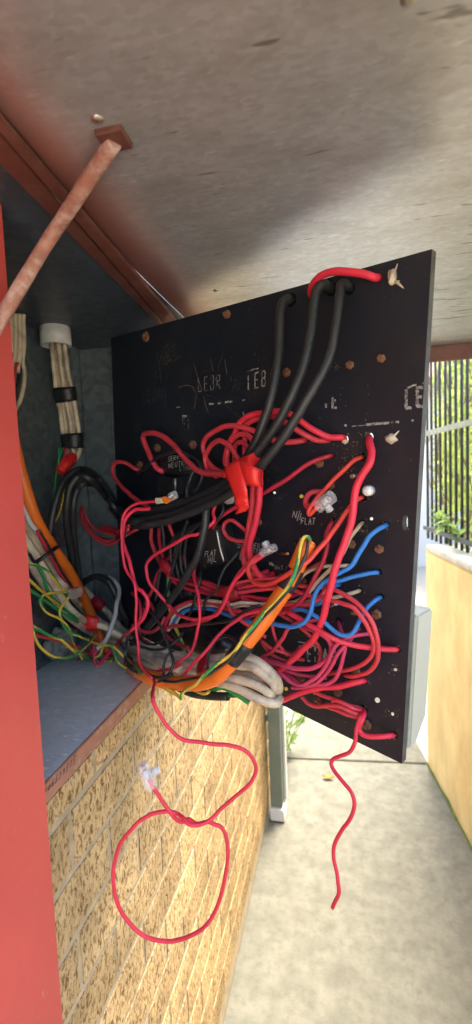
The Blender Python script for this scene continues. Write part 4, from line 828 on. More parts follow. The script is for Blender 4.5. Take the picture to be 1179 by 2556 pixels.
wire('U4', 'blue', 11, 'blue wire in a deep U up to the lowest right hole', '952,1490,-6 946,1494,6 935,1502,14 915,1520,24 901,1543,34 891,1564,42 877,1581,48 857,1586,52 837,1577,56 810,1554,58 787,1537,58 767,1526,54 743,1521,48 715,1524,42 690,1530,38')
# beige wires
wire('C1', 'beige', 9, 'beige wire bending left behind the very thick red cable', '874,1410,-4 866,1411,6 847,1413,14 813,1414,24 779,1422,32 760,1433,36 746,1449,38 735,1468,38')
wire('C2', 'beige', 10, 'beige wire from the worn hole passing under the thick red cable', '905,1306,-6 899,1311,5 891,1320,12 877,1338,20 866,1362,26 850,1392,30 828,1418,34 808,1436,38 787,1459,42 770,1479,44 750,1498,42 720,1506,38 690,1510,34')
wire('C3', 'beige', 10, 'dusty beige wire ending under the two large red loops', '900,1474,-4 893,1476,6 874,1481,14 847,1489,20 823,1493,24 787,1497,28 760,1504,30 735,1510,30')
wire('C4', 'cream', 8, 'thin cream wire arching left over the blue wire', '690,1500,40 650,1508,46 606,1504,52 576,1508,56 549,1503,58 515,1499,58 484,1506,58 454,1518,58 437,1533,58 427,1554,58 420,1575,58')
# orange cable
wire('O1', 'orange', 33, 'thick orange cable sweeping from the cabinet across the cream cables up the panel', '24,1040,b60 30,1090,b62 44,1154,b66 58,1204,b70 78,1272,b74 102,1323,b76 126,1360,b74 150,1396,b70 170,1424,b66 188,1456,b60 206,1488,s100 224,1528,s112 246,1582,s124 270,1626,s130 308,1656,s134 360,1684,150 420,1703,152 495,1706,150 540,1690,146 575,1656,140 610,1612,132 650,1560,120 685,1510,108 712,1472,98 730,1440,88 748,1400,80 770,1352,72', cat='cable', n=14)
wire('O2', 'black', 8, 'black core wire lying along the orange cable', '771,1350,84 767,1377,90 756,1406,96 741,1432,104 728,1456,116 716,1478,122 699,1499,126 679,1520,130 655,1543,134 631,1572,140 604,1604,150 580,1640,160 555,1660,164 528,1679,168 501,1690,170 467,1697,170 433,1702,168 400,1700,160 370,1690,150')
wire('O3', 'gy', 9, 'bright green and yellow earth wire along the orange cable', '775,1348,74 770,1340,80 760,1341,86 753,1354,90 747,1384,96 741,1416,104 727,1452,118 709,1478,124 686,1503,128 665,1524,132 646,1548,138 618,1580,146 590,1622,156 562,1645,164 542,1657,168 521,1676,172 501,1696,174 484,1712,174 464,1723,170 454,1733,168 452,1744,166 440,1733,164 426,1722,162 403,1710,156')
wire('O4', 'orange', 17, 'slit orange sheath flap at the end of the orange cable', '726,1462,100 742,1428,94 756,1396,84 768,1370,76 782,1352,70', cat='cable')
# cream cables across the bottom
wire('W1', 'cream', 20, 'uppermost cream cable looping at the right end of the bundle', '24,1190,b50 40,1250,b56 62,1300,b62 92,1357,b68 119,1394,b70 143,1435,b72 170,1476,b74 202,1516,s104 250,1552,s110 310,1585,s90 370,1612,84 440,1634,86 510,1646,88 570,1640,92 620,1642,96 655,1660,96 684,1688,90 696,1712,78 690,1731,60 668,1734,40', cat='cable', n=12)
wire('W2', 'cream', 20, 'second cream cable from the top with a dirty loop end', '18,1230,b50 32,1284,b56 50,1324,b62 74,1364,b68 102,1406,b72 126,1448,b74 152,1488,b78 186,1530,b84 236,1566,s120 300,1596,s80 360,1626,94 430,1650,98 510,1664,102 575,1660,104 625,1664,104 660,1684,100 684,1708,90 688,1728,70 670,1740,46', cat='cable', n=12)
wire('W3', 'cream', 19, 'third cream cable bending back near the panel edge', '14,1280,b50 30,1326,b54 48,1362,b58 66,1394,b62 90,1432,b66 112,1464,b68 138,1500,b72 176,1544,b80 240,1586,s110 310,1610,s74 370,1644,100 440,1668,104 510,1682,110 570,1690,112 610,1700,110 645,1712,106 672,1730,94 680,1744,76 664,1750,54', cat='cable', n=12)
wire('W4', 'cream', 19, 'lowest cream cable ending at the panel bottom edge', '240,1600,s50 300,1624,s70 360,1658,104 430,1684,108 500,1698,114 555,1706,116 595,1720,116 630,1738,112 660,1751,104 690,1757,92 700,1744,70', cat='cable', n=12)
wire('W5', 'cream', 18, 'cream cable tucked behind the red tape at the bundle middle', '260,1560,s60 320,1592,s70 380,1626,72 450,1650,74 520,1668,80 580,1676,84 630,1690,84 664,1712,76 668,1730,60', cat='cable', n=12)
wire('W6', 'cream', 17, 'cream cable coming up from under the dark red tape band', '176,1424,s40 194,1450,s46 214,1474,s50 238,1500,s56 266,1526,s62 296,1562,s70 330,1596,s80 380,1622,60 430,1640,64', cat='cable', n=12)
wire('W7', 'cream', 17, 'cream cable emerging from the bright red tape over the floor', '196,1548,s160 225,1556,s164 262,1566,s162 305,1590,s156 345,1622,s150 400,1652,116 450,1672,114', cat='cable', n=12)
# bundle from the white gland
for i, (a, lab) in enumerate((( -18, 'leftmost cream cable in the bundle hanging from the white gland'), (-8, 'cream cable second in the bundle under the white gland'), (3, 'middle cream cable in the bundle under the white gland'), (12, 'cream cable right of centre in the bundle under the white gland'), (21, 'rightmost dirty cream cable in the bundle from the white gland'))):
    prs = ((143 + a * .75, 838, 143), (146 + a * .8, 880, 146), (152 + a * .85, 930, 152), (160 + a, 985, 160), (170 + a, 1040, 170), (176 + a, 1090, 176), (180 + a * .85, 1125, 180), (176 + a * .5, 1152, 176))
    dz = lambda cx, y: -(ROT.transposed() @ (pt(cx, y, 40, 'b') - CAM)).z + (.005 if i % 2 else -.005)
    wire('H%d' % i, 'cream', 12, lab, ' '.join(f'{x},{y},z{dz(cx, y):.4f}' for x, y, cx in prs), cat='cable')
for i, (a, lab) in enumerate(((27, 'leftmost cream cable dropping from the cabinet ceiling beside the frame'), (38, 'cream cable second from the frame dropping from the ceiling'), (49, 'cream cable third from the frame dropping from the ceiling'), (59, 'outermost cream cable dropping from the ceiling near the frame'))):
    wire('K%d' % i, 'cream', 11, lab, f'{a},785,b{30+i*3} {a},820,b{30+i*3} {a+1},860,b{30+i*3} {a-2},896,b{30+i*3} {a-6 if i<3 else a+2},930,b{30+i*3}' + ('' if i < 3 else ' 60,960,b38 50,1000,b36 34,1030,b34 27,1060,b34'), cat='cable')
wire('K5', 'red', 7, 'thin red wire peeling from the ceiling cables beside the frame', '40,905,b46 36,945,b46 33,990,b44 26,1040,b42 20,1080,b40')
wire('K6', 'yellow', 6, 'thin yellow wire beside the frame below the ceiling cables', '46,905,b44 34,935,b44 27,965,b42 18,1000,b40')
wire('K7', 'dgreen', 7, 'dark green wire close to the red frame edge', '30,880,b34 24,930,b34 18,985,b34')
wire('K8', 'black', 8, 'thin black wire behind the red one beside the frame', '52,905,b34 46,950,b34 38,1000,b34 28,1050,b34')
wire('J1', 'grey', 12, 'pale grey cable running down beside the orange cable', '26,1120,b50 36,1190,b58 50,1250,b66 72,1300,b78 90,1324,b88 96,1331,b90', cat='cable')
wire('J2', 'crimson', 8, 'dark crimson wire from the pale grey cable end', '92,1324,b92 108,1356,b92 124,1386,b90 140,1414,b88 156,1442,b84 178,1468,b80')
wire('J3', 'black', 7, 'thin black wire next to the dark crimson one', '98,1326,b94 116,1356,b94 134,1388,b92 154,1428,b88 180,1466,b84')
wire('J4', 'dgreen', 6, 'thin dark green wire running down between cream and orange cables', '134,1394,b56 148,1430,b56 160,1464,b54 190,1500,s110 236,1528,s112')
# green wires under the gland
wire('E1', 'green', 5, 'thin green wire emerging under the lower black tape', '148,1118,b44 145,1145,b44 142,1170,b42 138,1210,b40 128,1270,b30 116,1320,b26')
wire('E2', 'green', 5, 'second thin green wire curling into the red tape end', '158,1118,b46 150,1136,b48 146,1156,b50 150,1168,b50')
wire('E3', 'yellow', 5, 'thin yellow wire behind the black cable arches', '162,1196,b30 158,1230,b30 152,1270,b28 138,1300,b26 118,1330,b24')
wire('E4', 'crimson', 6, 'short crimson wire beside the green ones under the tape', '164,1118,b48 162,1134,b48 158,1150,b48')
# left reds
wire('Q1', 'red', 7, 'red wire arcing left of the black arches along the cabinet corner', '188,1205,s20 192,1238,s24 196,1272,s34 208,1306,s44 226,1332,s54 250,1352,s60 278,1358,s70 300,1345,s90 325,1330,60 345,1320,58')
wire('Q2', 'red', 7, 'red wire in the lower of the arcs to the corner bundle', '200,1262,s36 206,1292,s46 220,1318,s56 246,1342,s66 272,1350,s72 298,1338,s96 320,1322,70')
wire('Q3', 'red', 7, 'red wire in the upper of the arcs to the corner bundle', '208,1275,s40 218,1298,s48 236,1318,s56 260,1328,s66 284,1334,s78 304,1326,s100 322,1312,74')
wire('Q4', 'black', 7, 'thin black wire running with the red arcs', '204,1272,s32 214,1304,s42 234,1332,s50 262,1346,s58 290,1344,s80 314,1334,60')
wire('Q5', 'red', 10, 'red wire dropping behind the black bundle to the dark red tape', '378,1312,30 378,1345,34 386,1375,40 396,1398,48 410,1416,56')
wire('Q6', 'crimson', 9, 'crimson wire joining the dark red tape from above', '396,1318,30 398,1350,36 404,1380,44 414,1410,54')
wire('Q7', 'crimson', 9, 'crimson wire leaning down left from the box into shadow', '432,1384,46 415,1402,48 399,1424,46 388,1448,44 382,1470,44 370,1495,50 358,1530,56 348,1556,62')
wire('Q8', 'red', 9, 'red wire bent low beside the thick black cable foot', '330,1560,90 352,1574,84 372,1580,78 392,1570,72 404,1556,66 412,1540,62')
# lower left earths
wire('A1', 'gy', 7, 'earth wire arching from the frame to the small clear connector', '48,1402,b130 62,1404,b130 80,1408,b128 112,1421,b124 132,1442,b118 146,1462,b114 166,1477,b110 182,1482,b108')
wire('A2', 'gy', 6, 'earth wire looping left from the small clear connector', '186,1480,b116 176,1479,b118 146,1479,b126 115,1483,b136 101,1493,b140 102,1509,b142 119,1530,b142 146,1543,b138 166,1560,b130 176,1581,b122 183,1604,b112 195,1630,b104 206,1646,b100')
wire('A3', 'gy', 7, 'earth wire dropping from the small clear connector to the sill end', '184,1484,b112 176,1487,b114 159,1506,b120 149,1530,b124 156,1557,b126 173,1577,b124 200,1589,b124 224,1599,s200 251,1610,s210 278,1614,s214 286,1630,s220 295,1652,s226 316,1669,s230')
wire('A4', 'yellow', 8, 'plain yellow wire slanting under the arched earth wire', '48,1425,b110 56,1431,b110 78,1452,b106 105,1476,b100 132,1499,b92 150,1512,b84')
wire('A5', 'green', 8, 'bright green wire running beside the cream cables', '92,1404,b84 98,1418,b88 109,1442,b92 119,1472,b92 139,1499,b88 163,1523,b84 190,1544,b84 210,1556,s110')
wire('A6', 'green', 8, 'green wire sagging from the frame to the red tape', '50,1458,b104 59,1464,b104 88,1482,b104 122,1506,b102 156,1530,b98 187,1550,b96 206,1560,s120')
wire('A7', 'gy', 7, 'earth wire in a low loop above the cabinet floor', '58,1528,b150 66,1532,b150 76,1543,b148 81,1567,b146 88,1594,b144 105,1621,b144 129,1638,b144 159,1643,b140 190,1635,b136 217,1611,b132 240,1584,s170')
wire('A8', 'gy', 8, 'earth wire crossing the low loop from the frame', '58,1545,b140 66,1551,b140 88,1567,b136 119,1584,b130 153,1598,b126 173,1615,b124 193,1630,b122 224,1641,s160 258,1649,s180 282,1651,s190')
wire('A9', 'red', 8, 'red wire lying low across the earth wires', '62,1580,b120 70,1583,b120 109,1590,b116 153,1601,b110 197,1616,b104 231,1628,s130 265,1632,s140 290,1640,s150')
wire('A10', 'green', 7, 'green wire low over the floor beside the red tape tail', '190,1628,b96 215,1640,b98 240,1650,s160 262,1650,s170 284,1646,s180')
wire('A11', 'grey', 11, 'cut white cable curving down over the cabinet floor', '272,1440,s60 288,1452,s80 298,1474,s96 292,1503,s130 288,1533,s150 278,1567,s170 265,1598,s184 243,1621,s196', cat='cable')
wire('A12', 'yellow', 5, 'yellow strip wire beside the cut white cable', '262,1604,s192 256,1618,s196 250,1634,s200 236,1642,s200')
wire('X1', 'black', 18, 'thick black cable arching over the cream bundle in the cabinet corner', '190,1480,s60 204,1459,s80 221,1446,s90 244,1440,s96 268,1450,s100 285,1476,s100 296,1503,s96 308,1533,s90 326,1566,s84 350,1596,70', cat='cable')
wire('X2', 'black', 19, 'thick black cable falling from the bundle down to the cream cables', '516,1262,84 514,1290,84 511,1318,86 504,1350,88 497,1380,88 481,1412,88 460,1448,86 433,1488,80 406,1522,76 379,1554,74 352,1584,74 330,1606,76', cat='cable')
wire('X3', 'black', 7, 'thin black wire dropping into a ring in front of the cream cables', '358,1512,120 370,1524,124 386,1537,128 399,1560,132 413,1591,136 426,1625,142 433,1655,150 423,1682,158 406,1699,162 386,1702,162 362,1692,160 335,1676,156 318,1660,150')
wire('X4', 'black', 7, 'thin black wire curling inside the ring over the cream cables', '434,1624,132 424,1629,136 415,1640,142 409,1662,150 409,1690,154')
wire('X5', 'black', 7, 'thin black wire looping at the left end of the sill', '330,1567,110 318,1594,120 315,1621,130 313,1645,136 325,1660,140 346,1668,144')
wire('X6', 'black', 7, 'thin black wire knotted below the thick black cable', '340,1570,100 355,1600,106 386,1608,108 409,1594,104 414,1578,98')
wire('X7', 'black', 7, 'thin black wire dropping beside the FLAT N/L box to the domed cover', '610,1358,30 600,1372,42 589,1387,52 562,1418,62 549,1445,66 542,1472,66 521,1489,68 511,1506,70 508,1533,66')
wire('X8', 'black', 7, 'thin black wire running down from under the FLAT N/L box', '503,1415,40 501,1430,56 499,1450,66 487,1492,70 474,1533,66 462,1560,58')
wire('X9', 'black', 9, 'black wire lying across the domed black cover', '650,1512,50 627,1518,58 606,1530,64 576,1547,66 542,1554,66 500,1556,62')
wire('X10', 'black', 9, 'black wire bowing up in front of the domed black cover', '518,1672,120 517,1645,112 526,1618,104 542,1596,96 566,1588,92 589,1598,100 600,1612,108')
wire('X11', 'black', 9, 'black wire ringing the service neutral link cover', '345,1182,10 360,1170,20 386,1148,26 413,1134,26 447,1128,26 481,1140,28 501,1160,30 506,1187,32 498,1210,34 484,1230,36')
wire('X12', 'black', 10, 'black wire twisting down right of the small square box', '492,1172,28 480,1182,34 474,1201,38 467,1221,40 467,1244,40')
for i, (dx, lab) in enumerate(((0, 'black wire nearest the FLAT N/L box in the bowed black strands'), (-12, 'second bowed black strand left of the FLAT N/L box'), (-24, 'third bowed black strand left of the FLAT N/L box'), (-36, 'outermost bowed black strand left of the FLAT N/L box'))):
    wire('Y%d' % i, 'black', 9, lab, f'{520+dx*.1},1300,48 {500+dx*.4},1310,50 {480+dx*.7},1325,52 {466+dx},1350,52 {462+dx},1385,50 {466+dx},1420,48 {476+dx},1450,44')
wire('Y5', 'black', 9, 'black wire curving below the round white disc', '547,1250,40 556,1262,46 554,1282,50 540,1300,52 522,1312,54')
wire('Z1', 'gy', 9, 'earth wire hanging behind the thick black cable to the cream bundle', '436,1395,30 428,1418,32 420,1440,34 420,1470,36 424,1500,40 428,1540,46 440,1572,52 452,1600,60 460,1626,66')
wire('Z2', 'green', 12, 'thick green cable end poking out under the cream loops', '440,1705,60 490,1716,70 528,1722,76 555,1716,80 589,1732,78 622,1754,70')
wire('Z3', 'dgreen', 13, 'dark green cable under the bright green one at the panel bottom', '430,1712,70 490,1730,72 525,1733,74 556,1736,74 588,1735,70')
wire('Z4', 'yellow', 8, 'short yellow wire stub below the orange cable bend', '470,1716,90 491,1726,92 510,1732,90 522,1727,86 520,1720,80')
wire('Z5', 'crimson', 11, 'dark red wire under the lowest cream cable', '600,1728,64 630,1744,62 656,1757,58 676,1762,52')
wire('Z6', 'black', 20, 'thick black cable half hidden under the orange bend', '330,1660,90 390,1690,92 440,1714,92 480,1730,90 530,1738,82 570,1738,74', cat='cable')
wire('N1', 'crimson', 9, 'crimson strand just above the tape gathering the small wires', '470,1446,44 500,1450,50 530,1458,54 556,1468,58 600,1462,44 650,1452,32 700,1440,22 735,1425,12')
wire('N2', 'red', 8, 'thin red strand weaving under the coral bow', '566,1470,60 590,1456,54 616,1450,44 650,1446,36 690,1444,28 720,1434,18 742,1416,8')
wire('N3', 'crimson', 9, 'crimson strand crossing between blue and beige wires', '585,1486,48 630,1490,42 680,1494,36 730,1488,34 770,1470,32 800,1456,26 830,1440,18 850,1430,8')
wire('N4', 'red', 9, 'red strand behind the orange cable bending toward the stencil', '600,1492,44 640,1506,40 690,1528,38 730,1552,36 765,1578,34 790,1604,28 800,1630,18 796,1660,10')
wire('N5', 'crimson', 8, 'crimson strand curving under the orange cable foot', '560,1496,44 590,1518,46 620,1546,50 645,1580,46 660,1612,40 690,1640,36 720,1652,28')
wire('N6', 'red', 9, 'red strand rising behind the FLAT N/L box to the tape', '420,1300,40 430,1330,40 446,1370,36 462,1410,36 486,1440,42 520,1460,50 552,1474,56')
wire('N7', 'crimson', 8, 'crimson strand low beside the thick black cable', '372,1500,58 388,1530,62 400,1560,66 420,1590,72 440,1606,78 470,1618,84')
wire('N8', 'black', 7, 'thin black strand crossing the cream cables near the ring', '322,1598,116 346,1612,122 380,1622,128 414,1618,126 440,1600,112 456,1580,96')
wire('N9', 'black', 7, 'thin black strand dipping under the sill end of the bundle', '300,1606,s190 318,1632,s200 344,1660,s206 372,1684,160 400,1692,164 430,1684,160')
wire('N10', 'black', 8, 'black strand hanging between the red pair and the FLAT N/L box', '470,1300,60 452,1340,62 440,1386,60 430,1430,58 418,1470,60 400,1506,66 386,1530,70')
wire('N11', 'cream', 8, 'thin cream strand beside the blue arch over the domed cover', '700,1512,40 650,1514,44 606,1512,48 570,1518,50 530,1512,52 494,1514,52 464,1526,52 446,1544,52 436,1566,54')
wire('N12', 'gy', 7, 'earth strand slipping under the ring of black wire', '282,1612,s216 300,1630,s222 320,1650,s226 350,1676,160 390,1706,150 430,1730,146 452,1742,150')
wire('N13', 'red', 8, 'red strand running along the cream cables from the floor', '262,1636,s150 300,1650,s160 340,1664,s166 380,1676,134 420,1672,134 450,1660,130')
wire('N14', 'crimson', 8, 'crimson strand in the shadow left of the ring', '330,1480,70 346,1500,76 352,1530,84 346,1560,92 350,1590,98 372,1604,100')
wire('N15', 'black', 8, 'black strand behind the hook shaped red wire', '392,1276,52 404,1310,48 410,1350,44 404,1400,44 396,1450,48 388,1500,56')
wire('N16', 'pink', 9, 'pink strand threading under the wide pink U', '660,1652,34 690,1664,32 720,1676,30 750,1684,28 790,1690,24 815,1694,14')
#WIRES_END

# ------------------------------------------------------------------ tape
def tape(name, label, m, key, px0, px1, grow, wob=.10, cat='tape', flat=1.0, rad=None, end=None):
    """a wrap along the part of a wire between two picture heights/points (nearest samples)"""
    o, q, r = WIRES[key]
    def near(p): return min(range(len(q)), key=lambda i: (Vector(cam_px(q[i])) - Vector(p)).length)
    i0, i1 = sorted((near(px0), near(px1))); seg = q[i0:i1 + 1]
    if len(seg) < 3: seg = [seg[0].lerp(seg[-1], t / 4) for t in range(5)]
    bm = bmesh.new(); R = rad or r * grow
    tube(bm, seg, R, 16, wob=wob, flat=flat); return tag(obj(name, bm, m, None, False), label, cat)
tape('tape_band', 'black tape band on the orange cable below its slit end', M['btape'], 'O1', (718, 1478), (742, 1425), 1.10)
tape('tape_band', 'black tape band on the orange cable above the cream loops', M['btape'], 'O1', (578, 1652), (618, 1606), 1.10)
tape('tape_band', 'black tape band below the white gland', M['btape'], 'H2', (160, 962), (164, 1008), 1, rad=.0235, flat=.8)
tape('tape_band', 'black tape band low on the bundle under the white gland', M['btape'], 'H2', (178, 1086), (182, 1118), 1, rad=.0235, flat=.8)
def ribbon(name, label, m, rows, thick=.0006, cat='tape', sub=4, crinkle=.0):
    """rows: list of (left px point spec, right px point spec); each 'x,y,o'"""
    Lp = smooth(parse(' '.join(r[0] for r in rows)), sub); Rp = smooth(parse(' '.join(r[1] for r in rows)), sub)
    bm = bmesh.new(); g = []
    for i, (a, b) in enumerate(zip(Lp, Rp)):
        g.append([bm.verts.new(a.lerp(b, k / 5) + PN * (.0035 * math.sin(math.pi * k / 5) + crinkle * noise.noise(Vector((i * .9, k * .6, 3))))) for k in range(6)])
    for A, B in zip(g[:-1], g[1:]):
        for k in range(5): bm.faces.new((A[k], A[k + 1], B[k + 1], B[k]))
    o = obj(name, bm, m, None, True); md = o.modifiers.new('t', 'SOLIDIFY'); md.thickness = thick; return tag(o, label, cat)
RT = root('tape_wrap', 'bright red tape wrapped round the black cables with a loose hanging tail', 'tape', pt(605, 1190, 90))
def rib_child(*a, **k):
    o = ribbon(*a, **k); del o['label']; del o['category']; o.parent = RT; o.matrix_parent_inverse = RT.matrix_world.inverted(); return o
rib_child('tail', '', M['rtape'], [('559,1167,92', '597,1148,98'), ('568,1195,102', '607,1180,104'), ('580,1225,104', '616,1215,106'), ('585,1240,100', '619,1236,104'), ('587,1252,103', '620,1248,100'), ('588,1262,98', '621,1258,102'), ('592,1270,100', '622,1266,98'), ('589,1284,96', '615,1276,96')], crinkle=.002)
rib_child('wrap', '', M['rtape'], [('601,1146,98', '604,1160,98'), ('613,1152,106', '612,1205,104'), ('632,1163,108', '633,1214,106'), ('648,1170,100', '652,1215,98'), ('657,1172,84', '656,1215,82')], crinkle=.001)
rib_child('fold', '', M['rtape'], [('556,1186,90', '566,1180,92'), ('560,1194,92', '572,1188,94')], crinkle=.001)
bm = bmesh.new(); tube(bm, smooth([pt(590, 1186, 72), pt(615, 1175, 80), pt(640, 1165, 80)], 5), .021, 14, wob=.12, flat=.7); o = obj('core_wrap', bm, M['rtape'], RT)
def wrapblob(name, label, m, s, rad, wob=.3, flat=.75, tail=None):
    P = smooth(parse(s), 6); n_ = len(P); bm = bmesh.new()
    tube(bm, P, [rad * (.8 + .25 * math.sin(math.pi * i / (n_ - 1)) + .12 * noise.noise(Vector((i * .6, rad * 900, 0)))) for i in range(n_)], 14, wob=wob, flat=flat)
    if tail:
        q = smooth(parse(tail), 5); w_ = .004; pv = None
        for i, p in enumerate(q):
            a = bm.verts.new(p + PU * w_ * (1 + .4 * noise.noise(p * 80))); b = bm.verts.new(p - PU * w_ + PN * .001 * math.sin(i))
            if pv: bm.faces.new((pv[0], a, b, pv[1])); bm.faces.new((pv[1], b, a, pv[0])) if False else None
            pv = (a, b)
    return tag(obj(name, bm, m, None, False), label, 'tape')
wrapblob('tape_wrap', 'red tape stub closing the end of the bundle under the white gland', M['rtape'], '150,1178,b52 160,1165,b54 172,1152,b54 184,1140,b52', .0125, .35, .8)
wrapblob('tape_wrap', 'bright red tape round a cream cable above the cabinet floor', M['rtape'], '191,1552,s160 206,1552,s164 226,1556,s166 245,1560,s164', .0155, .3, .75, '196,1562,s172 190,1570,s174 188,1576,s174')
wrapblob('tape_wrap', 'dark red tape band on the cream cables in the cabinet corner', M['drtape'], '232,1498,s66 244,1508,s68 256,1518,s70', .0145, .15, .9)
wrapblob('tape_wrap', 'dark red tape binding red wires under the black bundle', M['drtape'], '402,1403,58 414,1415,60 427,1428,60', .0115, .2, .7)
wrapblob('tape_wrap', 'red tape gathering the bundle of small red wires mid panel', M['drtape'], '552,1476,58 566,1482,60 580,1484,56 596,1480,52', .0115, .35, .65)
wrapblob('tape_wrap', 'dark red tape on the red wires left of the black arches', M['drtape'], '192,1255,s34 199,1270,s38 206,1282,s42', .0085, .2, .8)
wrapblob('tape_wrap', 'dark red tape flag where the red arcs meet the black bundle', M['drtape'], '250,1318,s78 275,1322,s84 300,1330,s100', .007, .4, .6)
ribbon('tape_band', 'dark red tape band across the cream cables by the black clamp', M['drtape'], [('502,1630,108', '517,1632,112'), ('494,1655,120', '516,1656,124'), ('490,1672,126', '513,1674,128'), ('492,1686,122', '512,1688,124')])
ribbon('tape_tail', 'twisted red tape tail hanging by the cabinet floor', M['drtape'], [('236,1592,s190', '246,1590,s190'), ('228,1615,s194', '240,1614,s194'), ('218,1634,s198', '232,1636,s198'), ('200,1640,s200', '212,1644,s200'), ('188,1650,s200', '200,1648,s200')], crinkle=.002)
wrapblob('tape_wrap', 'black tape lump where the black arches enter the bundle', M['btape'], '280,1262,s60 295,1276,s72 312,1290,s92', .017, .35, .8)
# ------------------------------------------------------------------ gland, ties
GL = root('cable_gland', 'white plastic cable gland on the cabinet ceiling around cream cables', 'gland', pt(138, 845, 40, 'b'))
c = pt(138, 828, 42, 'b'); c.z = CZ
h = .036; bm = bmesh.new()
def lathe(bm, prof, c, n=28):
    rings = [[bm.verts.new(c + Vector((r * math.cos(2 * math.pi * i / n), r * math.sin(2 * math.pi * i / n), z))) for i in range(n)] for r, z in prof]
    for A, B in zip(rings[:-1], rings[1:]):
        for i in range(n): f = bm.faces.new((A[i], A[(i + 1) % n], B[(i + 1) % n], B[i])); f.smooth = True
lathe(bm, [(.0295, 0), (.0295, -.002), (.0305, -.003), (.0300, -h + .001), (.0285, -h), (.0245, -h), (.0238, -h + .002), (.0238, -.001)], c); obj('ring', bm, M['nylon'], GL)
def tie(label, s, r):
    bm = bmesh.new(); P = smooth(parse(s), 6); tube(bm, P, r, 8, flat=.6); return tag(obj('cable_tie', bm, M['btape']), label, 'cable tie')
tie('black cable tie strapping the cream and orange cables together', '74,1384,b70 86,1403,b84 100,1397,b96 120,1382,b104 138,1369,b104 146,1364,b84', .0036)
tie('short black cable tie on the orange cable near the frame', '24,1085,b92 34,1083,b98 44,1082,b90', .0048)
# putty lump on the floor corner
bm = bmesh.new(); bmesh.ops.create_icosphere(bm, subdivisions=4, radius=1); pc = pt(152, 1602, 20, 'b')
for v in bm.verts:
    k = 1 + .35 * noise.noise(v.co * 2.2); v.co = pc + Vector((v.co.x * .022 * k, v.co.y * .045 * k, v.co.z * .030 * k))
tag(obj('putty_lump', bm, mat('grey_putty', (.25, .26, .23), .9, var=.3, vscale=30, bump=.5, bscale=90), None, True), 'lumpy grey sealing putty in the back corner of the cabinet floor', 'putty')

# ------------------------------------------------------------------ connectors
def frame_px(cx, cy, o, ax, pl='p'):
    c = pt(cx, cy, o, pl); a = (pt(cx + ax[0], cy + ax[1], o, pl) - c).normalized(); n_ = (CAM - c); 
    n_ = PLANES[pl][1] if pl in PLANES else n_.normalized()
    n_ = (n_ - a * n_.dot(a)).normalized(); b = n_.cross(a); return c, a, b, n_
def tee(label, cx, cy, o, ax, L, wd, stem_side, stem_len, stem_r, core=True, pl='p', stem_fwd=0.0, m='clear'):
    c, a, b, n_ = frame_px(cx, cy, o, ax, pl); R = root('tee_joiner', label, 'connector', c)
    bm = bmesh.new(); prof = [(math.cos(t) * wd / 2, math.sin(t) * wd * .42) for t in [2 * math.pi * i / 18 for i in range(18)]]
    rings = []
    for t, k in ((-.5, .97), (-.44, 1.03), (-.40, .98), (.40, .98), (.5, .94)):
        rings.append([bm.verts.new(c + a * t * L + b * x * k + n_ * y * k) for x, y in prof])
    for A, B in zip(rings[:-1], rings[1:]):
        for i in range(18): f = bm.faces.new((A[i], A[(i + 1) % 18], B[(i + 1) % 18], B[i])); f.smooth = True
    bm.faces.new(rings[-1]); obj('body', bm, M[m], R)
    sd_ = (b * stem_side + n_ * stem_fwd).normalized(); bm = bmesh.new(); p0 = c + sd_ * wd * .30; p1 = p0 + sd_ * (stem_len + wd * .15)
    r1 = tube(bm, [p0, p0.lerp(p1, .7), p1], [stem_r * 1.06, stem_r, stem_r * .97], 16, caps=False); tube(bm, [p1, p0.lerp(p1, .3)], stem_r * .68, 16, caps=False)
    in_ = None
    obj('screw_tube', bm, M[m], R)
    if core:
        bm = bmesh.new(); tube(bm, [c - a * L * .12, c + a * L * .22], wd * .24, 10); obj('clamp_sleeve', bm, M['nylon'], R)
        bm = bmesh.new(); tube(bm, [c + a * L * .22, c + a * L * .40], wd * .15, 10); obj('copper_strands', bm, M['copper'], R)
        bm = bmesh.new(); tube(bm, [p0, p0.lerp(p1, .35)], stem_r * .6, 10); obj('screw', bm, M['steel'], R)
    return R
tee('milky clear tee joiner beside the N/L FLAT handwriting', 812, 1252, 44, (27, -20), .029, .019, -1, .007, .0056, m='clear')
tee('clear tee joiner over the CONSUMERS handwriting', 670, 1374, 62, (30, -14), .029, .013, 1, .008, .0058, m='clear')
tee('clear tee joiner hanging on the red wire in front of the brick wall', 366, 1937, 0.597, (-12, -35), .033, .0165, -1, .010, .0056, pl='z', m='clear')
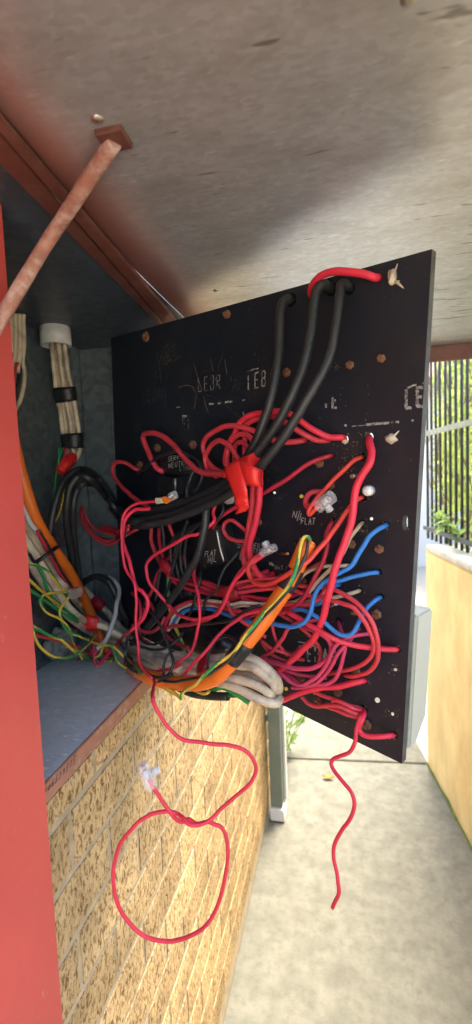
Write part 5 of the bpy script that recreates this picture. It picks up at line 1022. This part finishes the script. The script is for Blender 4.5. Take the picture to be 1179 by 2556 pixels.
# lever connector
WG = root('lever_connector', 'clear lever connector with an orange lever on the black cable bundle', 'connector', pt(420, 1240, 112))
c, a, b, n_ = frame_px(432, 1238, 112, (22, -14)); bm = bmesh.new(); L_, W_, H_ = .0165, .0125, .008
prism(bm, [c + a * x * L_ / 2 + b * y * W_ / 2 + n_ * H_ / 2 for x, y in ((-1, -1), (1, -1), (1, 1), (-1, 1))], -n_ * H_); bmesh.ops.bevel(bm, geom=bm.edges[:], offset=.0012, segments=2, affect='EDGES'); obj('housing', bm, M['clear'], WG)
for k in (-.25, .3):
    bm = bmesh.new(); prism(bm, [c + a * (x * .0045 + .001) + b * (y * .0017 + k * W_) + n_ * .002 for x, y in ((-1, -1), (1, -1), (1, 1), (-1, 1))], -n_ * .004); obj('contact', bm, M['copper'], WG)
bm = bmesh.new(); prism(bm, [c + a * (x * .006) + b * (y * .0011) + n_ * .0046 for x, y in ((-1, -1), (1, -1), (1, 1), (-1, 1))], -n_ * .0006); obj('window_strip', bm, M['cloud'], WG)
lv = [(398, 1244), (411, 1239), (425, 1248), (420, 1254), (413, 1258), (411, 1254), (405, 1251)]
bm = bmesh.new(); prism(bm, [pt(x, y, 118) for x, y in lv], -PN * .004); obj('lever', bm, M['wagoorange'], WG)
bm = bmesh.new(); prism(bm, [pt(x, y, 119) for x, y in ((386, 1243), (402, 1243), (405, 1256), (388, 1258))], -PN * .009); bmesh.ops.bevel(bm, geom=bm.edges[:], offset=.001, segments=2, affect='EDGES'); tag(obj('terminal_block', bm, M['ivory']), 'small ivory terminal block at the end of the long red wire', 'terminal')
# small clear connector on the earth wires
c, a, b, n_ = frame_px(188, 1480, 122, (14, -6), 'b'); bm = bmesh.new()
prism(bm, [c + a * x * .014 + b * y * .0085 + n_ * .007 for x, y in ((-1, -1), (1, -1), (1, 1), (-1, 1))], -n_ * .013); bmesh.ops.bevel(bm, geom=bm.edges[:], offset=.002, segments=2, affect='EDGES')
EC = root('push_connector', 'small smoky clear connector joining the earth wires', 'connector', c); obj('housing', bm, mat('smoky_plastic', (.42, .36, .33), .2, alpha=.55), EC)
for k in (-.5, 0, .5):
    bm = bmesh.new(); tube(bm, [c - a * .004 + b * k * .011, c + a * .01 + b * k * .011], .0018, 8); obj('contact', bm, M['copper'], EC)
